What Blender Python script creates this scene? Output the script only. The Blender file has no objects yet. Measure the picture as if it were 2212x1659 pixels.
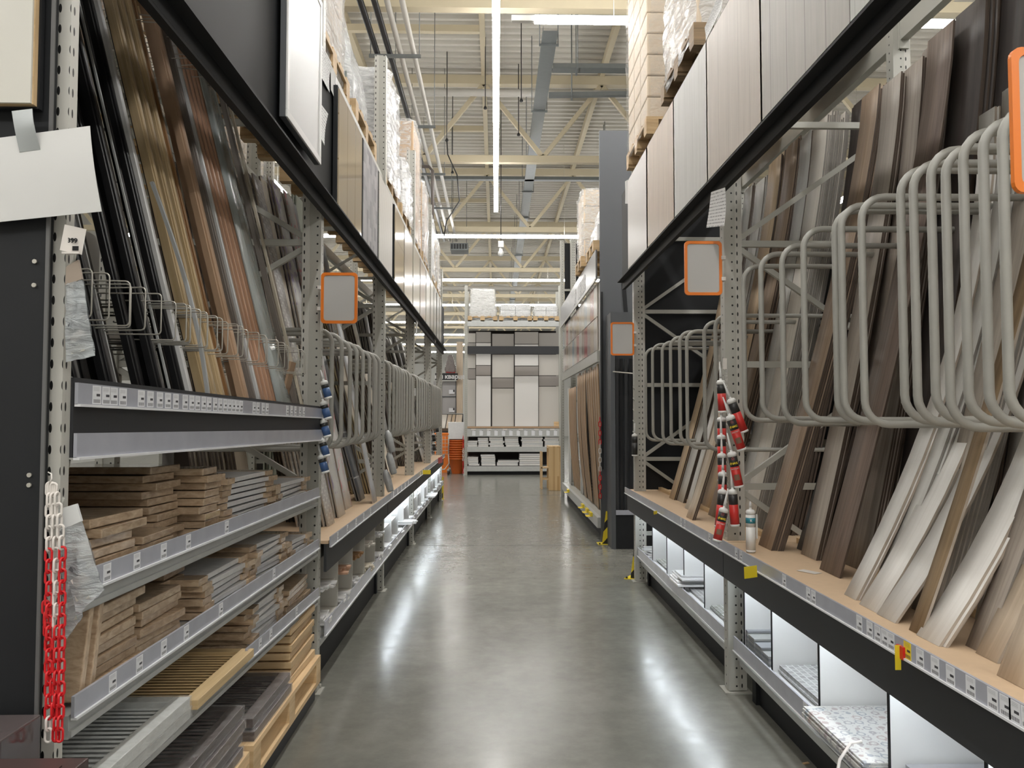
import bpy, math, random
from mathutils import Vector, Matrix
random.seed(7)
R = math.radians
D = bpy.data
S = bpy.context.scene
COL = S.collection

# ------------------------------------------------------------------ camera, world, exposure
F = 1700.0                       # focal length in photo pixels (photo 2212 x 1659)
EYE = 1.55
PITCH, YAW = R(2.37), R(1.18)
cam = D.cameras.new('camera'); cam.sensor_width = 36; cam.lens = F / 2212 * 36
cam.clip_start = .05; cam.clip_end = 200
co = D.objects.new('camera', cam); COL.objects.link(co)
co.location = (0, 0, EYE); co.rotation_euler = (R(90) + PITCH, 0, -YAW)
S.camera = co
w = D.worlds.new('world'); S.world = w; w.use_nodes = True
w.node_tree.nodes['Background'].inputs[0].default_value = (.9, .95, 1, 1)
w.node_tree.nodes['Background'].inputs[1].default_value = .05
S.view_settings.view_transform = 'Standard'; S.view_settings.look = 'None'
S.view_settings.exposure = 0.0; S.view_settings.gamma = 1; S.view_settings.use_curve_mapping = False
TUBE_E = 56.0                    # emission of the ceiling light tubes
STRIP_E = 17.0                   # emission of the strips under the ledges

_rot = (Matrix.Rotation(-YAW, 3, 'Z') @ Matrix.Rotation(R(90) + PITCH, 3, 'X'))
def ray(px, py):
    return _rot @ Vector(((px - 1106) / F, -(py - 829.5) / F, -1))
def at(px, py, X=None, Y=None, Z=None):
    """world point seen at photo pixel (px, py) on the real plane X=, Y= or Z="""
    d = ray(px, py)
    if X is not None: t = X / d.x
    elif Y is not None: t = Y / d.y
    else: t = (Z - EYE) / d.z
    return Vector((0, 0, EYE)) + d * t

# ------------------------------------------------------------------ materials
class NT:
    def __init__(s, name):
        s.m = D.materials.new(name); s.m.use_nodes = True; s.t = s.m.node_tree
        s.b = s.t.nodes['Principled BSDF']
    def n(s, typ, **kw):
        o = s.t.nodes.new(typ)
        for k, v in kw.items():
            if hasattr(o, k): setattr(o, k, v)
            else: o.inputs[k.replace('_', ' ')].default_value = v
        return o
    def l(s, a, ao, b, bi): s.t.links.new(a.outputs[ao], b.inputs[bi])
def c4(c): return (c[0], c[1], c[2], 1)
MATS = {}
def paint(name, col, rough=.5, metal=0, var=.0, scale=6, bump=0, spec=.5, coat=0):
    if name in MATS: return MATS[name]
    q = NT(name); b = q.b
    b.inputs['Base Color'].default_value = c4(col); b.inputs['Roughness'].default_value = rough
    b.inputs['Metallic'].default_value = metal; b.inputs['Specular IOR Level'].default_value = spec
    b.inputs['Coat Weight'].default_value = coat
    if var or bump:
        tc = q.n('ShaderNodeTexCoord'); no = q.n('ShaderNodeTexNoise', Scale=scale, Detail=5.0)
        q.l(tc, 'Object', no, 'Vector')
        if var:
            mx = q.n('ShaderNodeMix', data_type='RGBA')
            mx.inputs[6].default_value = c4([max(0, x * (1 - var)) for x in col]); mx.inputs[7].default_value = c4([min(1, x * (1 + var)) for x in col])
            q.l(no, 'Fac', mx, 0); q.t.links.new(mx.outputs[2], b.inputs['Base Color'])
        if bump:
            bu = q.n('ShaderNodeBump', Strength=bump, Distance=.01); q.l(no, 'Fac', bu, 'Height'); q.l(bu, 'Normal', b, 'Normal')
    MATS[name] = q.m; return q.m
def wood(name, c1, c2, rough=.5, su=2.2, sv=45, coat=0, joints=0, bump=.1):
    """grain runs along UV u (metres)"""
    if name in MATS: return MATS[name]
    q = NT(name); b = q.b
    uv = q.n('ShaderNodeUVMap'); oi = q.n('ShaderNodeObjectInfo')
    add = q.n('ShaderNodeVectorMath', operation='ADD'); sc = q.n('ShaderNodeVectorMath', operation='SCALE'); sc.inputs['Scale'].default_value = 37
    cb = q.n('ShaderNodeCombineXYZ'); q.l(oi, 'Random', cb, 'X'); q.l(oi, 'Random', cb, 'Y'); q.l(cb, 0, sc, 0)
    q.l(uv, 0, add, 0); q.l(sc, 0, add, 1)
    mp = q.n('ShaderNodeMapping'); mp.inputs['Scale'].default_value = (su, sv, 1); q.l(add, 0, mp, 0)
    no = q.n('ShaderNodeTexNoise', Scale=1.0, Detail=6.0, Roughness=.6, Distortion=.6); q.l(mp, 0, no, 'Vector')
    rp = q.n('ShaderNodeValToRGB'); rp.color_ramp.elements[0].position = .3; rp.color_ramp.elements[1].position = .72
    rp.color_ramp.elements[0].color = c4(c1); rp.color_ramp.elements[1].color = c4(c2)
    q.l(no, 'Fac', rp, 0)
    hs = q.n('ShaderNodeHueSaturation'); mr = q.n('ShaderNodeMapRange'); mr.inputs[3].default_value = .88; mr.inputs[4].default_value = 1.1
    q.l(oi, 'Random', mr, 0); q.l(mr, 0, hs, 'Value'); q.l(rp, 0, hs, 'Color')
    out = hs
    if joints:
        sp = q.n('ShaderNodeSeparateXYZ'); q.l(uv, 0, sp, 0)
        dv = q.n('ShaderNodeMath', operation='DIVIDE'); dv.inputs[1].default_value = joints; q.l(sp, 1, dv, 0)
        fr = q.n('ShaderNodeMath', operation='FRACT'); q.l(dv, 0, fr, 0)
        lt = q.n('ShaderNodeMath', operation='LESS_THAN'); lt.inputs[1].default_value = .02; q.l(fr, 0, lt, 0)
        mx = q.n('ShaderNodeMix', data_type='RGBA'); mx.inputs[7].default_value = c4([x * .35 for x in c1])
        q.l(lt, 0, mx, 0); q.t.links.new(hs.outputs[0], mx.inputs[6]); q.t.links.new(mx.outputs[2], b.inputs['Base Color'])
    else: q.l(out, 0, b, 'Base Color')
    b.inputs['Roughness'].default_value = rough; b.inputs['Coat Weight'].default_value = coat
    bu = q.n('ShaderNodeBump', Strength=bump, Distance=.002); q.l(no, 'Fac', bu, 'Height'); q.l(bu, 'Normal', b, 'Normal')
    MATS[name] = q.m; return q.m
def emit(name, col, e):
    q = NT(name); q.b.inputs['Emission Color'].default_value = c4(col); q.b.inputs['Emission Strength'].default_value = e
    q.b.inputs['Base Color'].default_value = (1, 1, 1, 1); MATS[name] = q.m; return q.m
def film(name, col=(.9, .92, .93), alpha=(.12, .6), scale=9, rough=.12, stretch=(1, 1, 4)):
    q = NT(name); b = q.b
    tc = q.n('ShaderNodeTexCoord'); mp = q.n('ShaderNodeMapping'); mp.inputs['Scale'].default_value = stretch; q.l(tc, 'Object', mp, 0)
    no = q.n('ShaderNodeTexNoise', Scale=float(scale), Detail=6.0, Roughness=.65, Distortion=1.2); q.l(mp, 0, no, 'Vector')
    mr = q.n('ShaderNodeMapRange'); mr.inputs[1].default_value = .35; mr.inputs[2].default_value = .7
    mr.inputs[3].default_value = alpha[0]; mr.inputs[4].default_value = alpha[1]; q.l(no, 'Fac', mr, 0); q.l(mr, 0, b, 'Alpha')
    b.inputs['Base Color'].default_value = c4(col); b.inputs['Roughness'].default_value = rough; b.inputs['Specular IOR Level'].default_value = .9
    bu = q.n('ShaderNodeBump', Strength=.9, Distance=.03); q.l(no, 'Fac', bu, 'Height'); q.l(bu, 'Normal', b, 'Normal')
    MATS[name] = q.m; return q.m
def holes(name, col, pitch=.05, v0=.045, r=.0055, slot=False, vper=0):
    """powder coated steel with a row of punched holes (UV in metres, u vertical)"""
    q = NT(name); b = q.b
    uv = q.n('ShaderNodeUVMap'); sp = q.n('ShaderNodeSeparateXYZ'); q.l(uv, 0, sp, 0)
    def M(op, a, k, c=None):
        o = q.n('ShaderNodeMath', operation=op)
        if isinstance(a, tuple): q.t.links.new(a[0].outputs[a[1]], o.inputs[0])
        else: q.t.links.new(a.outputs[0], o.inputs[0])
        if hasattr(k, 'outputs'): q.t.links.new(k.outputs[0], o.inputs[1])
        else: o.inputs[1].default_value = k
        return o
    u = M('SUBTRACT', M('MULTIPLY', M('FRACT', M('DIVIDE', (sp, 0), pitch), 0), pitch), pitch / 2)
    if slot: u = M('MULTIPLY', u, .35)
    v = M('SUBTRACT', M('MULTIPLY', M('FRACT', M('DIVIDE', (sp, 1), vper), 0), vper), v0) if vper else M('SUBTRACT', (sp, 1), v0)
    d = M('SQRT', M('ADD', M('MULTIPLY', u, u), M('MULTIPLY', v, v)), 0)
    lt = M('LESS_THAN', d, r)
    mx = q.n('ShaderNodeMix', data_type='RGBA'); mx.inputs[6].default_value = c4(col); mx.inputs[7].default_value = (.01, .01, .01, 1)
    q.l(lt, 0, mx, 0); q.t.links.new(mx.outputs[2], b.inputs['Base Color']); b.inputs['Roughness'].default_value = .42
    MATS[name] = q.m; return q.m
def brick(name, c1, c2, mortar, scale=1, bw=.3, rh=.3, ms=.01, rough=.3, offset=.5, coat=0):
    if name in MATS: return MATS[name]
    q = NT(name); b = q.b
    uv = q.n('ShaderNodeUVMap'); br = q.n('ShaderNodeTexBrick', offset=offset)
    br.inputs['Scale'].default_value = scale; br.inputs['Brick Width'].default_value = bw; br.inputs['Row Height'].default_value = rh; br.inputs['Mortar Size'].default_value = ms
    br.inputs['Color1'].default_value = c4(c1); br.inputs['Color2'].default_value = c4(c2); br.inputs['Mortar'].default_value = c4(mortar)
    q.l(uv, 0, br, 'Vector'); q.l(br, 0, b, 'Base Color'); b.inputs['Roughness'].default_value = rough; b.inputs['Coat Weight'].default_value = coat
    MATS[name] = q.m; return q.m
def blotch(name, base, spots, scale=9, rough=.35, lo=.55, hi=.62):
    if name in MATS: return MATS[name]
    q = NT(name); b = q.b
    uv = q.n('ShaderNodeUVMap'); no = q.n('ShaderNodeTexNoise', Scale=float(scale), Detail=5.0, Distortion=1.5); q.l(uv, 0, no, 'Vector')
    rp = q.n('ShaderNodeValToRGB'); rp.color_ramp.elements[0].position = lo; rp.color_ramp.elements[1].position = hi
    rp.color_ramp.elements[0].color = c4(base); rp.color_ramp.elements[1].color = c4(spots)
    q.l(no, 'Fac', rp, 0); q.l(rp, 0, b, 'Base Color'); b.inputs['Roughness'].default_value = rough
    MATS[name] = q.m; return q.m
def pricecard(name, paper=(.78, .79, .82)):
    """printed price card: UV 0..1, barcode low, price blot right, fine text on top"""
    q = NT(name); b = q.b
    uv = q.n('ShaderNodeUVMap'); sp = q.n('ShaderNodeSeparateXYZ'); q.l(uv, 0, sp, 0)
    def M(op, a, k):
        o = q.n('ShaderNodeMath', operation=op)
        q.t.links.new(a if not hasattr(a, 'outputs') else a.outputs[0], o.inputs[0])
        if hasattr(k, 'outputs'): q.t.links.new(k.outputs[0], o.inputs[1])
        elif isinstance(k, (int, float)): o.inputs[1].default_value = k
        else: q.t.links.new(k, o.inputs[1])
        return o
    U, V = sp.outputs[0], sp.outputs[1]
    def box(u0, u1, v0, v1):
        a = M('MULTIPLY', M('GREATER_THAN', U, u0), M('LESS_THAN', U, u1)); c = M('MULTIPLY', M('GREATER_THAN', V, v0), M('LESS_THAN', V, v1))
        return M('MULTIPLY', a, c)
    bar = M('MULTIPLY', box(.12, .9, .06, .26), M('GREATER_THAN', M('FRACT', M('MULTIPLY', U, 11.0), 0), .42))
    price = box(.45, .88, .42, .56)
    txt = M('MULTIPLY', M('MULTIPLY', box(.1, .8, .7, .92), M('GREATER_THAN', M('FRACT', M('MULTIPLY', V, 14.0), 0), .5)), .35)
    tot = M('MAXIMUM', M('MAXIMUM', bar, price), txt)
    mx = q.n('ShaderNodeMix', data_type='RGBA'); mx.inputs[6].default_value = c4(paper); mx.inputs[7].default_value = (.05, .05, .06, 1)
    q.l(tot, 0, mx, 0); q.t.links.new(mx.outputs[2], b.inputs['Base Color']); b.inputs['Roughness'].default_value = .45
    MATS[name] = q.m; return q.m
def striped(name, c1, c2, period=.12, rough=.4):
    """diagonal warning stripes"""
    q = NT(name); b = q.b
    uv = q.n('ShaderNodeUVMap'); sp = q.n('ShaderNodeSeparateXYZ'); q.l(uv, 0, sp, 0)
    a = q.n('ShaderNodeMath', operation='MULTIPLY_ADD'); a.inputs[1].default_value = -.9; q.l(sp, 1, a, 0); q.l(sp, 0, a, 2)
    d = q.n('ShaderNodeMath', operation='DIVIDE'); d.inputs[1].default_value = period; q.l(a, 0, d, 0)
    f = q.n('ShaderNodeMath', operation='FRACT'); q.l(d, 0, f, 0)
    g = q.n('ShaderNodeMath', operation='GREATER_THAN'); g.inputs[1].default_value = .58; q.l(f, 0, g, 0)
    mx = q.n('ShaderNodeMix', data_type='RGBA'); mx.inputs[6].default_value = c4(c1); mx.inputs[7].default_value = c4(c2)
    q.l(g, 0, mx, 0); q.t.links.new(mx.outputs[2], b.inputs['Base Color']); b.inputs['Roughness'].default_value = rough
    MATS[name] = q.m; return q.m

steel = paint('rack_steel', (.41, .405, .365), .42, 0, .06, 9)
postm = holes('drilled_steel', (.42, .415, .375))
slotm = holes('slotted_steel', (.50, .49, .45), .05, .012, .0042, True)
loopm = paint('loop_enamel', (.345, .34, .31), .4, 0, .12, 14)
blackm = paint('black_panel', (.013, .014, .016), .6, 0, .15, 5, 0, .3)
fasciam = paint('charcoal_fascia', (.026, .027, .031), .5, 0, .1, 5)
darkm = paint('dark_grey_panel', (.085, .09, .098), .6, 0, .06, 3)
galv = paint('galvanised_beam', (.50, .51, .50), .36, .25, .12, 14)
stripm = paint('label_strip', (.40, .41, .46), .22, 0, .14, 10, 0, .6)
stripe_edge = paint('strip_edge_white', (.75, .76, .78), .4)
cardm = pricecard('price_card'); cardy = pricecard('price_card_yellow', (.85, .66, .05))
paperm = paint('paper', (.64, .64, .63), .7, 0, .03, 8)
mdf = paint('mdf', (.60, .44, .29), .6, 0, .07, 30)
kraft = paint('kraft_board', (.46, .31, .19), .55, 0, .2, 40)
kraftg = wood('shrinkwrapped_board', (.40, .28, .18), (.68, .52, .36), .14, 22, 60, .5, 0, .8)
cartonm = paint('carton', (.50, .35, .22), .6, 0, .06, 10)
cartong = paint('pale_carton', (.62, .52, .40), .55, 0, .1, 10)
pine = wood('pine', (.55, .37, .19), (.78, .58, .34), .5, 3, 30)
palletw = wood('pallet_wood', (.42, .28, .14), (.62, .45, .26), .6, 3, 25)
white = paint('white_laminate', (.78, .78, .77), .4, 0, .02)
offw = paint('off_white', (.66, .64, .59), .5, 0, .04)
whiteg = paint('white_gloss_pack', (.70, .70, .70), .2, 0, .08, 20, .3, .7)
filmm = film('stretch_film'); filmd = film('dense_stretch_film', (.86, .87, .87), (.3, .85), 7)
clearf = film('thin_clear_film', (.9, .9, .9), (.05, .3), 14, .08)
bagm = film('milky_bag', (.62, .66, .68), (.45, .75), 8, .25)
wirem = paint('wire', (.52, .50, .45), .35, .5)
orange = paint('orange_plastic', (.82, .21, .02), .35)
signg = paint('sign_grey', (.50, .49, .475), .5)
redp = paint('red_plastic', (.62, .015, .02), .3)
whitep = paint('white_plastic', (.72, .68, .64), .35)
yellow = paint('yellow_paint', (.80, .62, .03), .4)
cream = paint('cream_truss', (.56, .49, .35), .55, 0, .08, 3)
tray = paint('cable_tray', (.20, .215, .22), .4, .5, .1, 12)
tubeE = emit('tube_light', (1, .98, .95), TUBE_E)
tubeS = emit('tube_light_side', (1, .98, .95), TUBE_E * .42)
stripE = emit('ledge_light', (.85, .93, 1), STRIP_E)
lampw = paint('lamp_housing', (.7, .7, .68), .4)

# ------------------------------------------------------------------ mesh builder
class MB:
    def __init__(s): s.v = []; s.f = []; s.uv = []; s.mi = []; s.cur = 0; s.sm = []
    def face(s, idx, uvs, smooth=False):
        s.f.append(tuple(idx)); s.uv += uvs; s.mi.append(s.cur); s.sm.append(smooth)
    def box(s, x0, x1, y0, y1, z0, z1, M=None):
        if x0 > x1: x0, x1 = x1, x0
        if y0 > y1: y0, y1 = y1, y0
        if z0 > z1: z0, z1 = z1, z0
        a, b, c = x1 - x0, y1 - y0, z1 - z0
        base = len(s.v)
        P = [(x, y, z) for z in (z0, z1) for y in (y0, y1) for x in (x0, x1)]
        for p in P:
            p = Vector(p); s.v.append(M @ p if M is not None else p)
        big = max(a, b, c)
        def UV(ps, ax):
            # ax: two axes of the face, first the longer side overall
            out = []
            for i in ps:
                q = ((P[i][0] - x0), (P[i][1] - y0), (P[i][2] - z0)); out.append((q[ax[0]], q[ax[1]]))
            return out
        dims = (a, b, c)
        def ax(i, j): return (i, j) if dims[i] >= dims[j] else (j, i)
        for ps, i, j in (((0, 2, 3, 1), 0, 1), ((4, 5, 7, 6), 0, 1), ((0, 1, 5, 4), 0, 2), ((2, 6, 7, 3), 0, 2), ((0, 4, 6, 2), 1, 2), ((1, 3, 7, 5), 1, 2)):
            s.face([base + k for k in ps], UV(ps, ax(i, j)))
        return s
    def cbox(s, c, d, rz=0, rx=0, ry=0):
        M = Matrix.Translation(c) @ Matrix.Rotation(rz, 4, 'Z') @ Matrix.Rotation(ry, 4, 'Y') @ Matrix.Rotation(rx, 4, 'X')
        return s.box(-d[0] / 2, d[0] / 2, -d[1] / 2, d[1] / 2, -d[2] / 2, d[2] / 2, M)
    def bar(s, p, q, a, b=None, up=(0, 0, 1)):
        """rectangular bar from p to q, a wide (sideways) b high"""
        b = b or a; p = Vector(p); q = Vector(q); d = q - p; L = d.length; z = d.normalized(); u = Vector(up)
        if abs(z.dot(u)) > .98: u = Vector((0, 1, 0))
        x = u.cross(z).normalized(); y = z.cross(x)
        M = Matrix((x, y, z)).transposed().to_4x4(); M.translation = p
        return s.box(-a / 2, a / 2, -b / 2, b / 2, 0, L, M)
    def tube(s, path, r, n=10, caps=True, radii=None):
        path = [Vector(p) for p in path]; m = len(path); base = len(s.v)
        t0 = (path[1] - path[0]).normalized(); ref = Vector((0, 0, 1)) if abs(t0.z) < .9 else Vector((1, 0, 0))
        nrm = (ref - t0 * ref.dot(t0)).normalized(); L = 0; prev = t0
        for i, p in enumerate(path):
            t = (path[min(i + 1, m - 1)] - path[max(i - 1, 0)]).normalized()
            nrm = (nrm - t * nrm.dot(t)).normalized(); bn = t.cross(nrm); rr = radii[i] if radii else r
            for k in range(n):
                a = 2 * math.pi * k / n; s.v.append(p + (nrm * math.cos(a) + bn * math.sin(a)) * rr)
        for i in range(m - 1):
            for k in range(n):
                k2 = (k + 1) % n
                s.face([base + i * n + k, base + i * n + k2, base + (i + 1) * n + k2, base + (i + 1) * n + k],
                       [(i * .1, k / n), (i * .1, (k + 1) / n), (i * .1 + .1, (k + 1) / n), (i * .1 + .1, k / n)], True)
        if caps:
            s.face([base + k for k in range(n)][::-1], [(0, 0)] * n); s.face([base + (m - 1) * n + k for k in range(n)], [(0, 0)] * n)
        return s
    def cyl(s, p, q, r, n=14, r2=None): return s.tube([p, q], r, n, True, [r, r if r2 is None else r2])
    def lathe(s, c, prof, n=20):
        base = len(s.v); c = Vector(c)
        for (r, z) in prof:
            for k in range(n):
                a = 2 * math.pi * k / n; s.v.append(c + Vector((r * math.cos(a), r * math.sin(a), z)))
        for i in range(len(prof) - 1):
            for k in range(n):
                k2 = (k + 1) % n
                s.face([base + i * n + k, base + i * n + k2, base + (i + 1) * n + k2, base + (i + 1) * n + k], [(k / n, i), ((k + 1) / n, i), ((k + 1) / n, i + 1), (k / n, i + 1)], True)
        s.face([base + k for k in range(n)][::-1], [(0, 0)] * n); s.face([base + (len(prof) - 1) * n + k for k in range(n)], [(0, 0)] * n)
        return s
    def strip(s, rows, th, core=0):
        """slab swept along rows [(left, right)] with thickness th along the mean normal"""
        base = len(s.v); m = len(rows); L = 0; lens = []
        for i, (a, b) in enumerate(rows):
            a = Vector(a); b = Vector(b)
            pa = Vector(rows[max(i - 1, 0)][0]); na = Vector(rows[min(i + 1, m - 1)][0])
            nn = (na - pa).cross(b - a).normalized() * th
            s.v += [a, b, b + nn, a + nn]
            if i: L += (a - Vector(rows[i - 1][0])).length
            lens.append(L)
        W = (Vector(rows[0][1]) - Vector(rows[0][0])).length
        for i in range(m - 1):
            o = base + i * 4; p = o + 4; u0, u1 = lens[i], lens[i + 1]
            for (k, l, va, vb) in ((0, 1, 0, W), (1, 2, 0, th), (2, 3, W, 0), (3, 0, th, 0)):
                s.cur = 0 if k == 0 else core
                s.face([o + k, o + l, p + l, p + k], [(u0, va), (u0, vb), (u1, vb), (u1, va)], True if k in (0, 2) else False)
        s.face([base, base + 3, base + 2, base + 1], [(0, 0), (0, th), (W, th), (W, 0)])
        o = base + (m - 1) * 4; s.face([o, o + 1, o + 2, o + 3], [(0, 0), (W, 0), (W, th), (0, th)])
        return s
    def grid(s, pts, smooth=True):
        """pts[i][j] -> quad sheet"""
        base = len(s.v); n = len(pts); m = len(pts[0])
        for r in pts: s.v += [Vector(p) for p in r]
        for i in range(n - 1):
            for j in range(m - 1):
                s.face([base + i * m + j, base + i * m + j + 1, base + (i + 1) * m + j + 1, base + (i + 1) * m + j],
                       [(i / (n - 1), j / (m - 1)), (i / (n - 1), (j + 1) / (m - 1)), ((i + 1) / (n - 1), (j + 1) / (m - 1)), ((i + 1) / (n - 1), j / (m - 1))], smooth)
        return s
    def build(s, name, mats, parent=None, bevel=0, origin=None):
        if not isinstance(mats, (list, tuple)): mats = [mats]
        me = D.meshes.new(name)
        xs = [p.x for p in s.v]; ys = [p.y for p in s.v]; zs = [p.z for p in s.v]
        if parent is not None: org = parent_world(parent)
        else: org = Vector(origin) if origin is not None else Vector(((min(xs) + max(xs)) / 2, (min(ys) + max(ys)) / 2, min(zs)))
        me.from_pydata([tuple(p - org) for p in s.v], [], s.f)
        uvl = me.uv_layers.new(name='UVMap')
        for i, q in enumerate(s.uv): uvl.data[i].uv = q
        me.polygons.foreach_set('material_index', s.mi); me.polygons.foreach_set('use_smooth', s.sm)
        for m in mats: me.materials.append(m)
        me.update()
        o = D.objects.new(name, me); COL.objects.link(o)
        if parent is not None: o.parent = parent
        else: o.location = org
        if bevel:
            b = o.modifiers.new('bevel', 'BEVEL'); b.width = bevel; b.segments = 2; b.limit_method = 'ANGLE'
        return o
def parent_world(p):
    v = Vector(p.location)
    while p.parent is not None: p = p.parent; v += Vector(p.location)
    return v
LABELS = {}
def tag(o, label, cat, group=None, kind=None):
    wl = label.split()
    if len(wl) > 16: print('LONG', len(wl), label); label = ' '.join(wl[:16])
    if group is None and label in LABELS: print('DUPLABEL', label)
    LABELS[label] = 1
    o['label'] = label; o['category'] = cat
    if group: o['group'] = group
    if kind: o['kind'] = kind
    return o
def struct(o): o['kind'] = 'structure'; return o
def empty(name, loc, rz=0):
    o = D.objects.new(name, None); COL.objects.link(o); o.location = loc; o.rotation_euler.z = rz; o.empty_display_size = .1; return o
def dup(o, parent=None, loc=None, rz=None):
    c = o.copy(); COL.objects.link(c)
    if parent is not None: c.parent = parent
    for ch in list(o.children): dup(ch, c)
    if loc is not None: c.location = loc
    if rz is not None: c.rotation_euler.z = rz
    for k in ('group',):
        pass
    return c
ORD = ['first', 'second', 'third', 'fourth', 'fifth', 'sixth', 'seventh', 'eighth', 'ninth', 'tenth', 'eleventh', 'twelfth', 'thirteenth', 'fourteenth', 'fifteenth', 'sixteenth', 'seventeenth', 'eighteenth', 'nineteenth', 'twentieth']
def add_text(txt, size, M, mat, parent, name='lettering', depth=.0008, align='CENTER', bold=0):
    cu = D.curves.new('t', 'FONT'); cu.body = txt; cu.size = size; cu.extrude = depth; cu.align_x = align; cu.align_y = 'CENTER'; cu.offset = bold
    cu.resolution_u = 3
    tmp = D.objects.new('t', cu); COL.objects.link(tmp)
    dg = bpy.context.evaluated_depsgraph_get(); me = D.meshes.new_from_object(tmp.evaluated_get(dg))
    D.objects.remove(tmp); D.curves.remove(cu)
    org = parent_world(parent) if parent is not None else Vector()
    me.transform(Matrix.Translation(-org) @ M)
    me.materials.clear(); me.materials.append(mat)
    o = D.objects.new(name, me); COL.objects.link(o); o.parent = parent
    return o
# ------------------------------------------------------------------ the hall
def floor():
    q = NT('polished_concrete'); b = q.b
    tc = q.n('ShaderNodeTexCoord'); n1 = q.n('ShaderNodeTexNoise', Scale=1.3, Detail=7.0, Roughness=.6); n2 = q.n('ShaderNodeTexNoise', Scale=9.0, Detail=8.0, Roughness=.7)
    q.l(tc, 'Object', n1, 'Vector'); q.l(tc, 'Object', n2, 'Vector')
    rp = q.n('ShaderNodeValToRGB'); rp.color_ramp.elements[0].position = .32; rp.color_ramp.elements[1].position = .7
    rp.color_ramp.elements[0].color = (.165, .165, .144, 1); rp.color_ramp.elements[1].color = (.24, .237, .207, 1)
    q.l(n1, 'Fac', rp, 0)
    mx = q.n('ShaderNodeMix', data_type='RGBA', blend_type='OVERLAY'); mx.inputs[0].default_value = .25
    q.t.links.new(rp.outputs[0], mx.inputs[6]); q.t.links.new(n2.outputs[0], mx.inputs[7])
    q.t.links.new(mx.outputs[2], b.inputs['Base Color'])
    mr = q.n('ShaderNodeMapRange'); mr.inputs[1].default_value = .3; mr.inputs[2].default_value = .7; mr.inputs[3].default_value = .16; mr.inputs[4].default_value = .27
    q.l(n2, 'Fac', mr, 0); q.l(mr, 0, b, 'Roughness'); b.inputs['Specular IOR Level'].default_value = .75
    bu = q.n('ShaderNodeBump', Strength=.04, Distance=.02); q.l(n1, 'Fac', bu, 'Height'); q.l(bu, 'Normal', b, 'Normal')
    o = MB().box(-14, 14, -8, 62, -.2, 0).build('floor', q.m, origin=(0, 0, 0)); struct(o)
    jm = paint('joint_filler', (.05, .05, .045), .5)
    for k, y in enumerate((3.38, 9.55, 15.6, 21.8)):
        struct(MB().box(-14, 14, y, y + .008, -.002, .0012).build('trim_%d' % (k + 1), jm))
floor()
wallm = paint('wall_panel', (.55, .55, .52), .7)
struct(MB().box(-14.2, -14, -8, 62, 0, 9).build('wall_left', wallm)); struct(MB().box(14, 14.2, -8, 62, 0, 9).build('wall_right', wallm))
struct(MB().box(-14, 14, 62, 62.2, 0, 9).build('wall_back', wallm)); struct(MB().box(-14, 14, -8.2, -8, 0, 9).build('wall_front', wallm))
def ceiling():
    m = MB(); y = -8.0; z0, z1 = 8.62, 8.72; p = .24; prof = []
    while y < 62:
        prof += [(y, z1), (y + .10, z1), (y + .13, z0), (y + .21, z0)]; y += p
    base = 0
    for i in range(len(prof) - 1):
        (a, za), (b_, zb) = prof[i], prof[i + 1]; k = len(m.v)
        m.v += [Vector((-14, a, za)), Vector((14, a, za)), Vector((14, b_, zb)), Vector((-14, b_, zb))]
        m.face([k + 3, k + 2, k + 1, k], [(0, 0)] * 4)
    m.box(-14, 14, -8, 62, 8.74, 8.8)
    struct(m.build('ceiling', paint('deck_white', (.62, .595, .54), .6, 0, .05, .5), origin=(0, 0, 8.6)))
ceiling()
# purlins along the hall and the trusses across it
for k in range(-5, 6):
    x = -.25 + 2.4 * k
    tag(MB().box(x - .05, x + .05, 6.8, 60, 8.44, 8.61).build('purlin', cream), 'cream steel purlin running lengthwise under the ribbed roof deck', 'roof beam', 'cream purlins under the roof deck')
TR = [9.75 + 6 * k for k in range(9)]
def truss(y, lab):
    t = empty('roof_truss', (0, y, 6.68))
    MB().box(-13.9, 13.9, y - .07, y + .07, 6.68, 6.82).build('bottom_chord', cream, t)
    MB().box(-13.9, 13.9, y - .09, y + .09, 8.28, 8.46).build('top_chord', cream, t)
    for k in range(-5, 6):
        a = -.25 + 2.4 * k; c = a + 1.2
        MB().bar((a, y, 8.3), (c, y, 6.8), .085).build('diagonal', cream, t)
        MB().bar((a, y, 8.3), (a - 1.2, y, 6.8), .085).build('diagonal', cream, t)
    tag(t, lab, 'roof truss')
for k, y in enumerate(TR):
    truss(y, 'cream roof truss, %s' % ('nearest one, at the top of the photo', 'first whose lower chord crosses behind the light line', 'second behind the light line, at its far end', 'third back, above the nearer thin cross light', 'fourth back, above the end shelf', 'fifth back', 'sixth back', 'seventh back', 'farthest of all')[k])
# fine lateral tie rods and small purlins
for k, y in enumerate((12.1, 13.6, 18.4, 24.6)):
    tag(MB().box(-6, -.3, y - .05, y + .05, 8.3, 8.42).build('secondary_beam', cream), 'short cream secondary beam under the roof deck, %s from the camera' % ORD[k], 'roof beam')

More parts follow.
